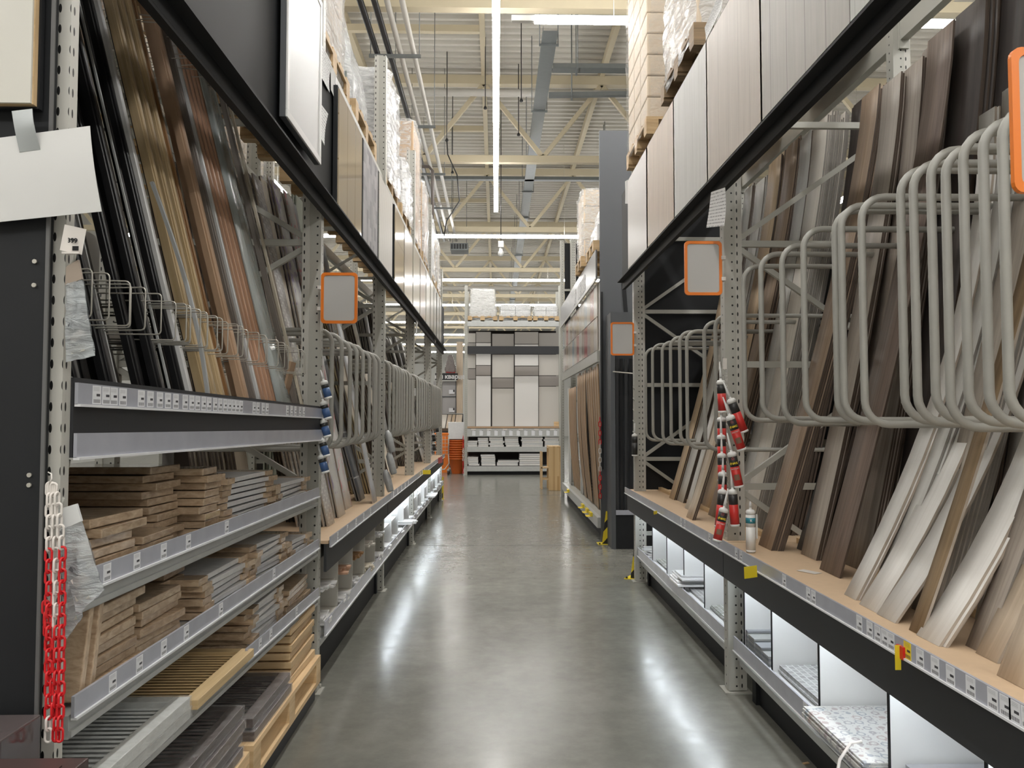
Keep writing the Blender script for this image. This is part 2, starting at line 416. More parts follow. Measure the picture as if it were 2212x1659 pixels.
# ------------------------------------------------------------------ lights the hall has, and unseen lines added for fill
def light_line(p, q, label, group=None, cap=None):
    t = empty('light_line', ((p[0] + q[0]) / 2, (p[1] + q[1]) / 2, p[2]))
    z = p[2]
    if abs(p[0] - q[0]) < .01:
        x = p[0]; MB().box(x - .012, x + .012, p[1], q[1], z + .066, z + .085).build('housing', lampw, t)
        m = MB().box(x - .044, x + .044, p[1], q[1], z, z + .065); m.mi = [0, 1, 1, 1, 1, 1]; m.build('diffuser', [tubeE, tubeS], t)
    else:
        y = p[1]; MB().box(p[0], q[0], y - .012, y + .012, z + .066, z + .085).build('housing', lampw, t)
        m = MB().box(p[0], q[0], y - .044, y + .044, z, z + .065); m.mi = [0, 1, 1, 1, 1, 1]; m.build('diffuser', [tubeE, tubeS], t)
        if cap: MB().box(cap, p[0], y - .03, y + .03, z + .005, z + .07).build('end_cap', lampw, t)
    L_ = (Vector(q) - Vector(p)).length; n = max(2, int(L_ / 4) + 1)
    for k in range(n):
        c = Vector(p).lerp(Vector(q), (k + .3) / (n - .4)); MB().cyl((c.x, c.y, z + .084), (c.x, c.y, 8.618), .004, 5).build('suspension_wire', wirem, t)
    tag(t, label, 'ceiling light', group)
LZ = 6.15
light_line((0, -6.5, LZ), (0, 17.55, LZ), 'long straight tube light line hanging over the middle of the aisle')
light_line((.45, 9.0, LZ), (5.4, 9.0, LZ), 'short cross tube light at the top of the photo, running behind the wrapped pallets', cap=.18)
for k, y in enumerate((20.1, 26.6, 32.6, 38.6, 44.5, 50.5, 56.5)):
    light_line((-10, y, LZ), (6.4, y, LZ), 'thin cross tube light beyond the long line, %s from the camera' % ORD[k])
light_line((-4.4, -6, LZ), (-4.4, 17, LZ), 'tube light line over the aisle hidden behind the left rack')
light_line((-12, -4.2, LZ), (-.4, -4.2, LZ), 'added unseen cross tube light line behind the camera, left part')  # this pair is unseen, added to light surfaces that face the camera
light_line((.4, -4.2, LZ), (12, -4.2, LZ), 'added unseen cross tube light line behind the camera, right part')
light_line((7.4, -6, LZ), (7.4, 17, LZ), 'added unseen tube light line two aisles to the right')  # this outer pair is unseen, added to double the light from the sides
light_line((-8.4, -6, LZ), (-8.4, 17, LZ), 'added unseen tube light line two aisles to the left')
light_line((4.4, -6, LZ), (4.4, 8.9, LZ), 'tube light line over the aisle hidden behind the right rack')
# pipes and trays under the roof
blackp = paint('black_pipe', (.02, .02, .022), .4)
greyp = paint('grey_pipe', (.52, .50, .46), .45)
for x, m, r, l in ((-1.62, blackp, .04, 'black insulated pipe under the roof, left one of the pair'), (-1.45, blackp, .04, 'black insulated pipe under the roof, right one of the pair'),
                   (-1.30, greyp, .036, 'light grey pipe under the roof beside the black pair, nearer to them'), (-1.12, greyp, .036, 'light grey pipe under the roof, farthest right of the four pipes')):
    mb = MB().cyl((x, 3, 6.5), (x, 22, 6.5), r, 14)
    o = mb.build('ceiling_pipe', m); tag(o, l, 'pipe')
for k, y in enumerate((7.9, 10.5, 13.1, 15.7, 18.3)):
    t = empty('pipe_hanger', (-1.37, y, 6.41))
    MB().box(-1.72, -1.02, y - .02, y + .02, 6.41, 6.45).build('cross_rail', tray, t)
    for x in (-1.70, -1.04): MB().cyl((x, y, 6.45), (x, y, 8.6), .006, 6).build('rod', tray, t)
    tag(t, 'steel rail on two rods carrying the four ceiling pipes, %s from the camera' % ORD[k], 'pipe hanger')
def cable_tray(p, q, w_, label):
    t = empty('cable_tray', p); p = Vector(p); q = Vector(q); d = (q - p).normalized(); sd = Vector((-d.y, d.x, 0))
    MB().bar(p, q, w_, .008).build('tray_bottom', tray, t)
    for s_ in (-1, 1):
        a = p + sd * s_ * w_ / 2 + Vector((0, 0, .035)); MB().bar(a, a + (q - p), .006, .07).build('side_rail', tray, t)
    n = int((q - p).length / 2.6) + 1
    for k in range(n):
        c = p + d * (.4 + 2.6 * k)
        if (c - p).length > (q - p).length: break
        MB().bar(c - sd * (w_ / 2 + .04) - Vector((0, 0, .02)), c + sd * (w_ / 2 + .04) - Vector((0, 0, .02)), .03).build('support', tray, t)
        for s_ in (-1, 1): MB().cyl(c + sd * s_ * (w_ / 2 + .03), Vector((c.x + sd.x * s_ * (w_ / 2 + .03), c.y + sd.y * s_ * (w_ / 2 + .03), 8.6)), .008, 6).build('rod', tray, t)
    tag(t, label, 'cable tray')
cable_tray((.80, 11.3, 7.2), (.80, 40, 7.2), .22, 'grey perforated cable tray running away along the aisle under the roof')
cable_tray((.92, 12.6, 7.2), (4.5, 12.6, 7.2), .2, 'grey cable tray branching to the right near the top of the photo')
cable_tray((.92, 13.5, 7.12), (4.5, 13.3, 7.12), .09, 'narrow grey cable tray just behind the wide right branch')
cable_tray((-3, 18.6, 7.2), (4, 18.6, 7.2), .14, 'grey cable tray crossing the aisle behind the first truss')
tag(MB().cyl((-2.0, 15.2, 7.9), (6, 15.2, 7.9), .07, 16).build('round_duct', greyp), 'pale round duct crossing just in front of the first truss', 'duct')
tag(MB().cyl((-9, 28.5, 6.2), (6, 28.5, 6.2), .09, 14).build('round_duct', greyp), 'pale round duct far back, crossing above the end shelf', 'duct')
def fan_coil():
    t = empty('fan_coil', (-1.0, 22.5, 6.3))
    MB().box(-1.3, -.8, 22.3, 22.9, 6.3, 6.5).build('casing', tray, t)
    for k in range(6): MB().box(-1.28 + .08 * k, -1.23 + .08 * k, 22.28, 22.3, 6.33, 6.47).build('grille', blackp, t)
    for x in (-1.25, -.85): MB().cyl((x, 22.6, 6.5), (x, 22.6, 8.618), .008, 6).build('rod', tray, t)
    tag(t, 'dark grey air unit hanging left of the far end of the long light line', 'air unit')
fan_coil()
def bent_pipe():
    t = MB().tube([(-1.9, 14.5, 6.2), (-1.25, 14.5, 6.2), (-1.18, 14.5, 6.12), (-1.18, 14.5, 4.9)], .03, 10).build('drain_pipe', paint('brown_pipe', (.13, .11, .10), .5))
    tag(t, 'dark bent pipe coming down beside the far left rack end', 'pipe')
bent_pipe()
def dome_camera():
    c = at(1082, 548, Y=17.5); t = empty('security_camera', c)
    MB().cyl((c.x, c.y, c.z + .28), (c.x, c.y, 8.618), .009, 6).build('drop_rod', blackp, t)
    MB().box(c.x - .06, c.x + .06, c.y - .05, c.y + .05, c.z + .14, c.z + .28).build('junction_box', white, t)
    MB().lathe((c.x, c.y, c.z), [(.02, -.07), (.05, -.05), (.065, 0), (.06, .04), (.045, .06), (.03, .14)], 16).build('dome', white, t)
    tag(t, 'small white dome camera hanging below the end of the long light line', 'camera')
dome_camera()
for k, (x, y, h, z) in enumerate(((-.95, 15.0, .2, 6.9), (-.2, 14.4, .25, 7.3), (.45, 13.8, .2, 7.2), (.45, 15.5, .2, 7.2), (-.95, 17, .2, 6.9))):
    t = empty('sprinkler_drop', (x, y, z)); MB().cyl((x, y, z), (x, y, 8.618), .009, 6).build('pipe', blackp, t); MB().lathe((x, y, z - .05), [(.02, 0), (.035, .02), (.02, .06)], 10).build('head', blackp, t)
    tag(t, 'thin black sprinkler drop under the roof beside the long light line', 'sprinkler', 'sprinkler drops')
tag(MB().tube([(-.95, 15, 6.9), (-.93, 15, 6.6), (-.75, 15, 6.2), (-.7, 15, 5.7), (-.95, 15, 5.3), (-1.0, 15, 5.0)], .012, 8).build('hanging_cable', blackp), 'loose black cable curving down left of the long light line', 'cable')

# ------------------------------------------------------------------ rack frames and shelves
def frame(xf, y, ztop, xr, label, side, group=None, ht=.04):
    """upright frame: xf aisle face of the front post, xr rear"""
    t = empty('upright_frame', (xf, y, 0)); s_ = 1 if xr > xf else -1
    def post(x0, x1, name):
        m = MB(); x0, x1 = min(x0, x1), max(x0, x1); mid = x0 + .065 if s_ > 0 else x1 - .065
        m.cur = 0; m.box(x0, mid, y - ht, y + ht, 0.012, ztop); m.cur = 1; m.box(mid, x1, y - ht * .85, y + ht * .85, .012, ztop)
        if s_ < 0: m.mi = [1] * 6 + [0] * 6
        return m.build(name, [postm, slotm], t)
    post(xf, xf + s_ * .105, 'front_post'); post(xr - s_ * .105, xr, 'rear_post')
    for x in (xf + s_ * .05, xr - s_ * .05):
        MB().box(x - .075, x + .075, y - .065, y + .065, 0, .008).build('foot_plate', steel, t)
        MB().cyl((x + .05, y + .05, .008), (x + .05, y + .05, .03), .008, 8).build('anchor_bolt', wirem, t)
    zs = [.45, 1.15, 1.85, 2.55, 3.25, 3.95]; xa, xb = xf + s_ * .10, xr - s_ * .10
    for k, z in enumerate(zs):
        if z > ztop: break
        MB().bar((xa, y, z), (xb, y, z), .028, .036).build('brace', steel, t)
        if k + 1 < len(zs) and zs[k + 1] < ztop:
            a, b_ = (xa, xb) if k % 2 else (xb, xa)
            MB().bar((a, y, z + .03), (b_, y, zs[k + 1] - .03), .026, .03).build('brace', steel, t)
    tag(t, label, 'rack frame', group); return t
LY = [1.802, 4.52, 7.10, 9.66, 12.15, 14.65]
slot2 = holes('double_slotted_steel', (.52, .51, .47), .048, .014, .0036, True, .026)
_keep = postm; postm = slot2
frame(-.972, LY[0], 4.84, -2.25, 'cream slotted rack frame beside the black end panel at the left edge', -1, None, .02)
postm = _keep
frame(-1.0, LY[1], 4.84, -2.25, 'cream drilled rack frame at the near end of the left tube loops', -1)
for k in range(2, 6):
    frame(-1.0, LY[k], 4.84 if k < 5 else 4.3, -2.25, 'cream drilled rack frame of the left rack, %s past the louvre door shelves' % ORD[k - 1], -1)
RY = [4.5, 7.45]
frame(1.31, RY[0], 3.9, 2.42, 'cream drilled rack frame of the right rack, with the red cartridges hanging on it', 1)
frame(1.31, RY[1], 3.9, 2.42, 'cream drilled rack frame at the far end of the right rack', 1)
# the rack standing back to back behind the left one
for k, y in enumerate((3.6, 6.2, 8.8)):
    frame(-3.62, y, 4.84, -2.5, 'cream drilled rack frame of the rack behind the left one, %s from the camera' % ORD[k], 1)

def cards(parent, x, y0, y1, z, h, side, ys, mats=None, tilt=0, wd=.042):
    for i, yy in enumerate(ys):
        m = MB(); X = x - side * .0045; b = len(m.v)
        a0, a1 = yy - wd / 2, yy + wd / 2
        P = [(X, a0, z), (X, a1, z), (X, a1, z + h), (X, a0, z + h)]
        if side > 0: uv = [(1, 0), (0, 0), (0, 1), (1, 1)]; idx = [b + 3, b + 2, b + 1, b]; uv = [uv[3], uv[2], uv[1], uv[0]]
        else: uv = [(0, 0), (1, 0), (1, 1), (0, 1)]; idx = [b, b + 1, b + 2, b + 3]
        Q = [(p[0] + side * .0008, p[1], p[2]) for p in P]
        m.v += [Vector(p) for p in P]; m.face(idx, uv)
        b2 = len(m.v); m.v += [Vector(p) for p in Q]
        for k in range(4):
            l = (k + 1) % 4; m.face([b + k, b + l, b2 + l, b2 + k], [(0, 0)] * 4)
        m.face([b2, b2 + 1, b2 + 2, b2 + 3], [(0, 0)] * 4)
        m.build('price_card', (mats or {}).get(i, cardm), parent)
def rail(parent, x, y0, y1, z, h, side, ys=(), mats=None, wd=.042, zs=0):
    r = MB().box(x - .004, x + .004, y0, y1, z, z + h).build('price_rail', stripm, parent)
    MB().box(x - side * .010, x + side * .004, y0, y1, z - .005, z + .001).build('rail_edge', stripe_edge, r)
    cards(r, x, y0, y1, z + .002, h - .004, side, ys, mats, wd=wd)
    return r
def long_shelf(side, y0, y1, xl, xrear, ztop, zf0, lab, ys=(), mats=None, batten=None, xf=None):
    """ledge the planks stand on: MDF board, beam, black fascia, price rail"""
    t = empty('plank_ledge', (side * xl, (y0 + y1) / 2, zf0))
    X = lambda v: side * v
    MB().box(X(xl + .01), X(xrear), y0, y1, ztop - .035, ztop - .017).build('shelf_board', mdf, t)
    MB().box(X(xl + .07), X(xl + .12), y0, y1, ztop - .13, ztop - .036).build('beam', steel, t)
    MB().box(X(xrear - .05), X(xrear), y0, y1, ztop - .13, ztop - .036).build('beam', steel, t)
    MB().box(X(xl + .02), X(xl + .035), y0, y1, zf0, ztop - .037).build('fascia', fasciam, t)
    rail(t, X(xl), y0, y1, ztop - .05, .055, side, ys, mats)
    if batten: MB().box(X(batten), X(batten + .035), y0 + .03, y1 - .03, ztop - .0165, ztop + .014).build('batten', pine, t)
    tag(t, lab, 'shelf'); return t
def base_bin(side, y0, y1, xl, xrear, z0, z1, ytop, divs, lab, lit=True, ys=()):
    """low compartment under the ledge: galvanised base beam, shelf board, dividers, back"""
    t = empty('base_shelf', (side * xl, (y0 + y1) / 2, 0)); X = lambda v: side * v
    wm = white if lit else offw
    MB().box(X(xl + .03), X(xl + .08), y0, y1, z0, z1 - .05).build('beam', galv, t)
    MB().box(X(xl + .02), X(xl + .03), y0, y1, z0 + .03, z0 + .045).build('beam_rib', galv, t)
    MB().box(X(xl + .03), X(xrear), y0, y1, z1 - .05, z1 - .03).build('shelf_board', wm, t)
    MB().box(X(xrear - .015), X(xrear), y0, y1, z1 - .03, ytop).build('back_panel', wm, t)
    for d in divs:
        dv = MB().box(X(xl + .035), X(xrear - .016), d, d + .012, z1 - .029, ytop).build('divider', wm, t)
        MB().box(X(xl + .031), X(xl + .0345), d - .001, d + .013, z1 - .029, ytop).build('edge_band', blackm if side > 0 else wm, dv)
    for xx in (xl + .1, xrear - .1):
        for yy in (y0 + .12, y1 - .12): MB().box(X(xx) - .03, X(xx) + .03, yy - .03, yy + .03, 0, z0 + .03).build('foot', blackm, t)
    MB().bar((X(xl + .055), y0, z0 - .0), (X(xl + .08), y1, z0 - .0), .02, .03).build('lower_rail', galv, t)
    MB().box(X(xl + .09), X(xl + .10), y0 + .06, y1 - .06, 0.0, z0 + .02).build('kick_board', blackm, t)
    rail(t, X(xl), y0, y1, z1 - .075, .078, side, ys)
    tag(t, lab, 'shelf')
    if lit:
        s_ = empty('ledge_lamp', (X(xl + .06), (y0 + y1) / 2, ytop)); MB().box(X(xl + .02), X(xl + .09), y0 + .05, y1 - .05, ytop + .012, ytop + .03).build('housing', lampw, s_)
        MB().box(X(xl + .03), X(xl + .08), y0 + .06, y1 - .06, ytop + .004, ytop + .0118).build('diffuser', stripE, s_)
        tag(s_, 'bright strip lamp under the ledge over the %s' % lab, 'lamp')
# right rack
yR = [1.0, 4.44, 7.42]
near_cards = [at(x, 1300, X=1.25).y for x in (1858, 1880, 1897, 1912, 1926)] + [at(x, 1400, X=1.25).y for x in (1963, 1990, 2022, 2055, 2098, 2145, 2192)] + [1.93, 1.85, 1.77, 1.69]
long_shelf(1, 1.0, 4.40, 1.25, 2.4, .865, .655, 'near right ledge with mdf top, black fascia and rows of price cards', near_cards + [at(x, 1200, X=1.25).y for x in (1747, 1758, 1695, 1602, 1592)], {5: cardy}, .42 + 1.25)
long_shelf(1, 4.41, 7.62, 1.25, 2.4, .865, .655, 'far right ledge with mdf top beyond the red cartridges', (5.2, 5.3, 4.6), None, .30 + 1.25)
dR = [at(p, 1400, X=1.36).y for p in (1667, 1768, 1917, 2125)] + [1.75, 1.3]
base_bin(1, 1.0, 4.42, 1.33, 1.98, .165, .325, .70, dR + [4.33], 'near right white tile bins', True, (2.9, 3.4))
dR2 = [at(p, 1250, X=1.36).y for p in (1409.5, 1440.5, 1477, 1521, 1576)]
base_bin(1, 4.58, 7.40, 1.33, 1.98, .165, .325, .70, dR2, 'far right white tile bins', True)
# left rack
for k in range(1, 5):
    y0, y1 = LY[k] + .05, LY[k + 1] - .01 + .04
    long_shelf(-1, y0, y1, .95, 2.2, .855, .66, 'left ledge with mdf top and black fascia, %s past the louvre door shelves' % ORD[k - 1], [y0 + .2 + .31 * j for j in range(7)][: (3 if k > 2 else 5)])
    n = 5; st = (y1 - y0) / n
    base_bin(-1, y0, y1, .975, 1.75, .235, .375, .70, [y0 + st * j for j in range(1, n)] + [y1 - .06], '%s left bins under the ledge' % ORD[k - 1], k > 1)

# black sign band and storage level over each side
def header(side, y0, y1, x, z0, z1, lab):
    t = empty('header_band', (side * x, (y0 + y1) / 2, z0))
    MB().box(side * x, side * (x + .012), y0, y1, z0, z1).build('sheet', blackm, t)
    MB().box(side * (x - .05), side * (x + .0), y0, y1, z0 + .055, z0 + .065).build('ledge_lip', blackm, t)
    MB().box(side * (x - .0), side * (x + .03), y0, y1, z0 - .012, z0 - .0005).build('bottom_lip', blackm, t)
    tag(t, lab, 'header panel')
header(-1, 1.6, 14.6, .965, 2.715, 3.55, 'long black sheet band along the left rack that carries the wall panel samples')
header(1, 1.0, 7.62, 1.235, 2.80, 3.72, 'long black sheet band along the right rack that carries the plank samples')
for side, xf, xr, ys in ((-1, 1.02, 2.2, LY), (1, 1.30, 2.4, [1.5, 4.5, 7.45])):
    for k in range(len(ys) - 1):
        t = empty('storage_level', (side * xf, (ys[k] + ys[k + 1]) / 2, 3.56))
        z = 3.60 if side < 0 else 3.74
        for x in (xf, xr - .05): MB().box(side * x, side * (x + .05), ys[k] + .045, ys[k + 1] - .045, z, z + .12).build('beam', steel, t)
        for x in (xf, xr - .05):
            for yy in (ys[k] + .05, ys[k + 1] - .05): MB().box(side * x - .006 * side, side * (x + .052), yy - .008, yy + .008, z - .05, z + .15).build('connector', steel, t)
        tag(t, 'pair of cream storage beams under the pallets of the %s rack, %s bay' % ('left' if side < 0 else 'right', ORD[k]), 'rack beam')
for k in range(4):
    y0, y1 = (3.64, 6.16) if k < 2 else (6.24, 8.76)
    z = (2.05, 3.60)[k % 2] ; t = empty('rear_rack_beam', (-2.56, (y0 + y1) / 2, z))
    for x in (-2.56, -3.6): MB().box(x, x + .05, y0, y1, z, z + .11).build('beam', steel, t)
    for j in range(5): MB().box(-3.55, -2.56, y0 + .2 + .5 * j, y0 + .26 + .5 * j, z + .04, z + .1).build('cross_bar', steel, t)
    tag(t, 'cream beams of the rack behind the left one, %s and %s' % (('nearer bay', 'farther bay')[k // 2], ('lower pair', 'upper pair')[k % 2]), 'rack beam')
# rails the tube loops hang on
for side, x, ys, zz, wh in ((-1, 2.1, [(LY[k] + .05, LY[k + 1] - .05) for k in range(1, 5)], (2.055, 1.36), 'left rack'), (1, 2.27, [(1.0, 4.44), (4.56, 7.4)], (2.35, 1.54), 'right rack')):
    for k, (a, b_) in enumerate(ys):
        for j, z in enumerate(zz):
            if side > 0 and k == 1: z = (2.15, 1.36)[j]
            o = MB().box(side * x, side * (x + .05), a, b_, z - .03, z + .03).build('loop_rail', steel)
            tag(o, 'cream %s rail behind the tube loops of the %s, %s bay' % (('upper', 'lower')[j], wh, ORD[k]), 'rail')
tag(MB().box(1.43, 2.60, 7.502, 7.515, .855, 3.72).build('back_sheet', blackm), 'black sheet closing the far end of the right rack', 'back panel')
# back panels behind the planks
tag(MB().box(2.42, 2.44, 1.0, 3.05, .86, 3.7).build('back_sheet', blackm), 'black sheet behind the planks in the near right bay', 'back panel')
tag(MB().box(2.45, 2.465, 4.6, 7.4, .86, 2.85).build('back_sheet', blackm), 'black sheet behind the planks in the far right bay', 'back panel')
tag(MB().box(-2.32, -2.305, LY[0] - .1, 3.25, .3, 3.5).build('back_sheet', blackm), 'black sheet at the back of the nearest left bay', 'back panel')
tag(MB().box(-2.3, -2.285, 7.2, 14.5, .9, 3.4).build('back_sheet', darkm), 'dark sheet at the back of the far left bays', 'back panel')
# loops
def loop_mesh(side, xf, xr, zb, zt, r, rad):
    P = [(side * xr, 0, zt)]
    def arc(cx, cz, a0, a1):
        for k in range(7):
            a = a0 + (a1 - a0) * k / 6; P.append((side * (cx + rad * math.cos(a)), 0, cz + rad * math.sin(a)))
    arc(xf + rad, zt - rad, R(90), R(180)); arc(xf + rad, zb + rad, R(180), R(270)); P.append((side * xr, 0, zb))
    m = MB().tube(P, r, 12)
    return m.build('tube_loop', loopm, origin=(side * xf, 0, zb))
def loops(side, xf, xr, zb, zt, pxs, r, rad, ymin, txt, grp, dz=None, ymid=700):
    src = None
    for i, p in enumerate(pxs):
        y = at(p, ymid, X=side * xf).y
        if src is None: o = src = loop_mesh(side, xf, xr, zb, zt, r, rad)
        else: o = src.copy(); COL.objects.link(o)
        o.location = (side * xf, y, zb + (dz[i % len(dz)] if dz else 0))
        tag(o, txt % ORD[i], 'divider loop', grp)
loops(1, 1.33, 2.30, 1.53, 2.358, (1607, 1645, 1691, 1738, 1807, 1821, 1865, 1951, 1979, 2018, 2050, 2089, 2133, 2176), .0135, .085, 0, 'grey tube loop in the near right bay, %s from the drilled post', 'tube loops of the near right bay', (0, .008, -.012, .004, 0, .005, -.008, .005))
loops(1, 1.31, 2.30, 1.345, 2.145, (1394, 1409, 1430, 1448, 1468, 1483, 1521, 1545), .0125, .075, 0, 'grey bent tube loop in the far right bay, %s from its far post', 'tube loops of the far right bay', (0, .008, -.008))
lp = ((717.6, 738.7, 757, 771.4, 784.8, 798.9, 810, 820.6), (842.3, 850.7, 857.4, 863, 868, 873, 879, 885, 890), (901.5, 906.5, 911.6, 916.6, 921.6, 926), (934, 937, 940, 943, 946, 949, 952))
for k, pp in enumerate(lp):
    loops(-1, .955, 2.13, 1.36, 2.055, pp, .0135, .08, 0, 'grey tube loop of the left rack, %%s in the %s bay of loops' % ORD[k], 'tube loops of the left rack', (0, .006, -.006))
# ------------------------------------------------------------------ planks and panels
W = {
 'tan': wood('wood_tan', (.42, .31, .20), (.60, .47, .33)), 'oak': wood('wood_light_oak', (.56, .45, .33), (.73, .61, .48)),
 'walnut': wood('wood_walnut', (.13, .095, .078), (.29, .22, .18), sv=60), 'dark': wood('wood_dark', (.03, .024, .022), (.07, .055, .048)),
 'taupe': wood('wood_taupe', (.23, .195, .165), (.42, .365, .315), sv=60), 'greige': wood('wood_greige', (.38, .335, .29), (.54, .49, .43)),
 'brown': wood('wood_mid_brown', (.23, .165, .115), (.40, .30, .22)), 'pale': wood('wood_pale', (.58, .54, .48), (.70, .66, .60)),
 'palegrey': wood('wood_pale_grey', (.50, .49, .465), (.64, .63, .60)), 'whitew': wood('wood_white', (.70, .68, .645), (.80, .785, .755)),
 'dgrey': wood('wood_dark_grey', (.10, .09, .08), (.2, .18, .16)), 'rough': wood('raw_back', (.20, .135, .075), (.34, .24, .14), .8),
}
core = paint('plank_core_shaded', (.085, .06, .045), .7, 0, .2, 30)  # brown core, with the shade on stacked edges put into its colour
corel = paint('plank_core_pale', (.42, .36, .30), .7, 0, .15, 30)
coreg = paint('plank_core_grey', (.26, .24, .22), .7, 0, .15, 30)
def plank(side, y, w_, xb, xt, zb, zt, th, mat, cm, p=1.0, skew=0, name='plank', n=14):
    m = MB(); rows = []
    for k in range(n + 1):
        t = k / n; x = side * (xb + (xt - xb) * (1 - (1 - t) ** p)); z = zb + (zt - zb) * t; yy = y + skew * t
        a, b_ = (x, yy - w_ / 2, z), (x, yy + w_ / 2, z)
        rows.append((b_, a) if side > 0 else (a, b_))
    m.strip(rows, th, 1); return m.build(name, [mat, cm])
def stack(side, y, w_, xb, xt, zt, n, th, mat, cm, lab, laba, grp, p=1.0, skew=0, zb=.849, name='plank', dx=None, cat='plank', front=1):
    dx = dx or th + .002
    for k in range(n):
        j = 0 if k == 0 else 1
        o = plank(side, y + j * random.uniform(-.012, .012), w_, xb + dx * k, xt + dx * k, zb, zt + j * random.uniform(-.03, .03), th, mat, cm, p, skew, name)
        if k < front and lab: tag(o, lab, cat)
        else: tag(o, laba, cat, grp)
# near right bay, straight planks; y, w, xb, xt, zt, n, material, p
def rb(y, w_, xb, xt, zt, n, m, cm, lab, p=1.32, th=.009, skew=0, dx=None, zb=.849):
    stack(1, y, w_, xb, xt, zt, n, th, W[m], cm, lab, 'plank stacked behind the ' + lab.split(',')[0], 'planks behind the ' + lab.split(',')[0], p, skew, zb, dx=dx)
G = 'near right bay'
rb(4.22, .20, 1.44, 2.06, 3.34, 6, 'brown', core, 'mid brown plank, first right of the drilled post')
rb(4.10, .17, 1.60, 2.20, 3.30, 8, 'dark', core, 'almost black plank deep behind the mid brown one', dx=.014)
rb(3.93, .19, 1.56, 2.03, 3.28, 3, 'greige', core, 'light greyish tan plank, its foot against the batten')
rb(3.80, .22, 1.68, 2.06, 3.29, 7, 'taupe', core, 'greyish brown plank beside the light greyish tan one', dx=.014)
rb(3.52, .21, 1.49, 2.05, 3.33, 1, 'walnut', core, 'walnut plank with bold grain leaning out in front', p=1.35)
rb(3.64, .22, 1.66, 2.09, 3.33, 7, 'taupe', core, 'dark taupe plank deep behind the walnut one')
rb(3.38, .24, 1.72, 2.10, 3.36, 9, 'dark', core, 'black brown plank right of the walnut one', dx=.016)
rb(3.12, .22, 1.78, 2.16, 3.5, 9, 'dark', core, 'black plank in the dark corner over the loops', dx=.02)
# bent white planks
for i, (y, w_, xb, xt, zt, m, p, skew, cm, lab, n) in enumerate((
    (3.06, .10, 1.375, 1.93, 2.75, 'whitew', 1.9, -.05, corel, 'narrow white plank bent outward, leftmost of the white ones', 2),
    (2.98, .09, 1.42, 1.95, 2.80, 'palegrey', 1.8, -.08, coreg, 'grey white plank second of the bent ones', 4),
    (2.88, .14, 1.36, 1.98, 2.82, 'whitew', 2.2, .02, corel, 'broad white plank bowed far out at the foot', 2),
    (2.74, .13, 1.355, 1.97, 2.78, 'whitew', 2.4, .0, corel, 'white plank strongly curved, its foot at the ledge edge', 1),
    (2.80, .16, 1.52, 2.02, 2.9, 'greige', 1.3, .0, coreg, 'grey brown plank behind the curved white ones', 6),
    (2.56, .07, 1.36, 1.93, 2.85, 'rough', 1.35, .0, corel, 'raw brown back of a plank turned to the aisle', 1),
    (2.47, .13, 1.352, 1.96, 2.75, 'whitew', 2.3, .03, corel, 'cream white plank bowed in front of the raw one', 3),
    (2.66, .13, 1.66, 2.05, 2.85, 'palegrey', 1.2, .0, coreg, 'pale grey plank standing far back between white ones', 6),
    (2.37, .09, 1.44, 1.98, 2.7, 'taupe', 1.5, .0, coreg, 'narrow taupe plank with its foot on the mdf', 3),
    (2.29, .10, 1.425, 1.92, 2.6, 'oak', 2.0, .0, corel, 'light oak plank standing forward on the mdf', 1),
    (2.38, .16, 1.70, 2.05, 2.8, 'greige', 1.2, .0, coreg, 'grey plank deep behind the light oak one', 7),
    (2.08, .12, 1.36, 1.83, 2.5, 'oak', 1.5, .0, corel, 'broad oak plank at the right edge of the photo', 2),
    (2.02, .16, 1.62, 2.02, 2.7, 'greige', 1.2, .0, coreg, 'grey planks edge behind the broad oak one', 6))):
    stack(1, y, w_, xb, xt, zt, n, .009, W[m], cm, lab, 'plank stacked behind the ' + lab.split(',')[0], 'planks behind the ' + lab.split(',')[0], p, skew, .849, dx=.013)
# far right bay
for (y, w_, xb, xt, zt, n, m, cm, lab) in (
    (6.72, .19, 1.50, 2.05, 3.20, 2, 'tan', core, 'tan plank farthest back in the far right bay'),
    (6.50, .22, 1.52, 2.12, 3.46, 3, 'palegrey', core, 'pale greenish plank in the far right bay'),
    (6.20, .22, 1.54, 2.12, 3.44, 5, 'whitew', coreg, 'whitish grained plank in the far right bay'),
    (5.86, .27, 1.56, 2.12, 3.50, 5, 'tan', core, 'tan brown plank in the middle of the far right bay'),
    (5.52, .24, 1.52, 2.12, 3.50, 6, 'brown', core, 'darker brown plank in the far right bay'),
    (5.24, .20, 1.60, 2.11, 3.46, 4, 'palegrey', core, 'pale grey plank with a dark edge in the far right bay'),
    (4.98, .23, 1.58, 2.10, 3.46, 12, 'pale', coreg, 'pale beige plank in the far right bay, nearest to the drilled post'),
    (4.72, .14, 1.72, 2.22, 3.47, 8, 'dark', core, 'dark plank just behind the drilled post'),
    (5.42, .17, 1.33, 1.66, 2.1, 2, 'oak', core, 'short light oak plank leaning out beside the red cartridges'),
    (5.98, .12, 1.45, 1.86, 2.6, 2, 'whitew', corel, 'bright white plank between the tan and the oak ones')):
    rb(y, w_, xb, xt, zt, n, m, cm, lab, th=.010)

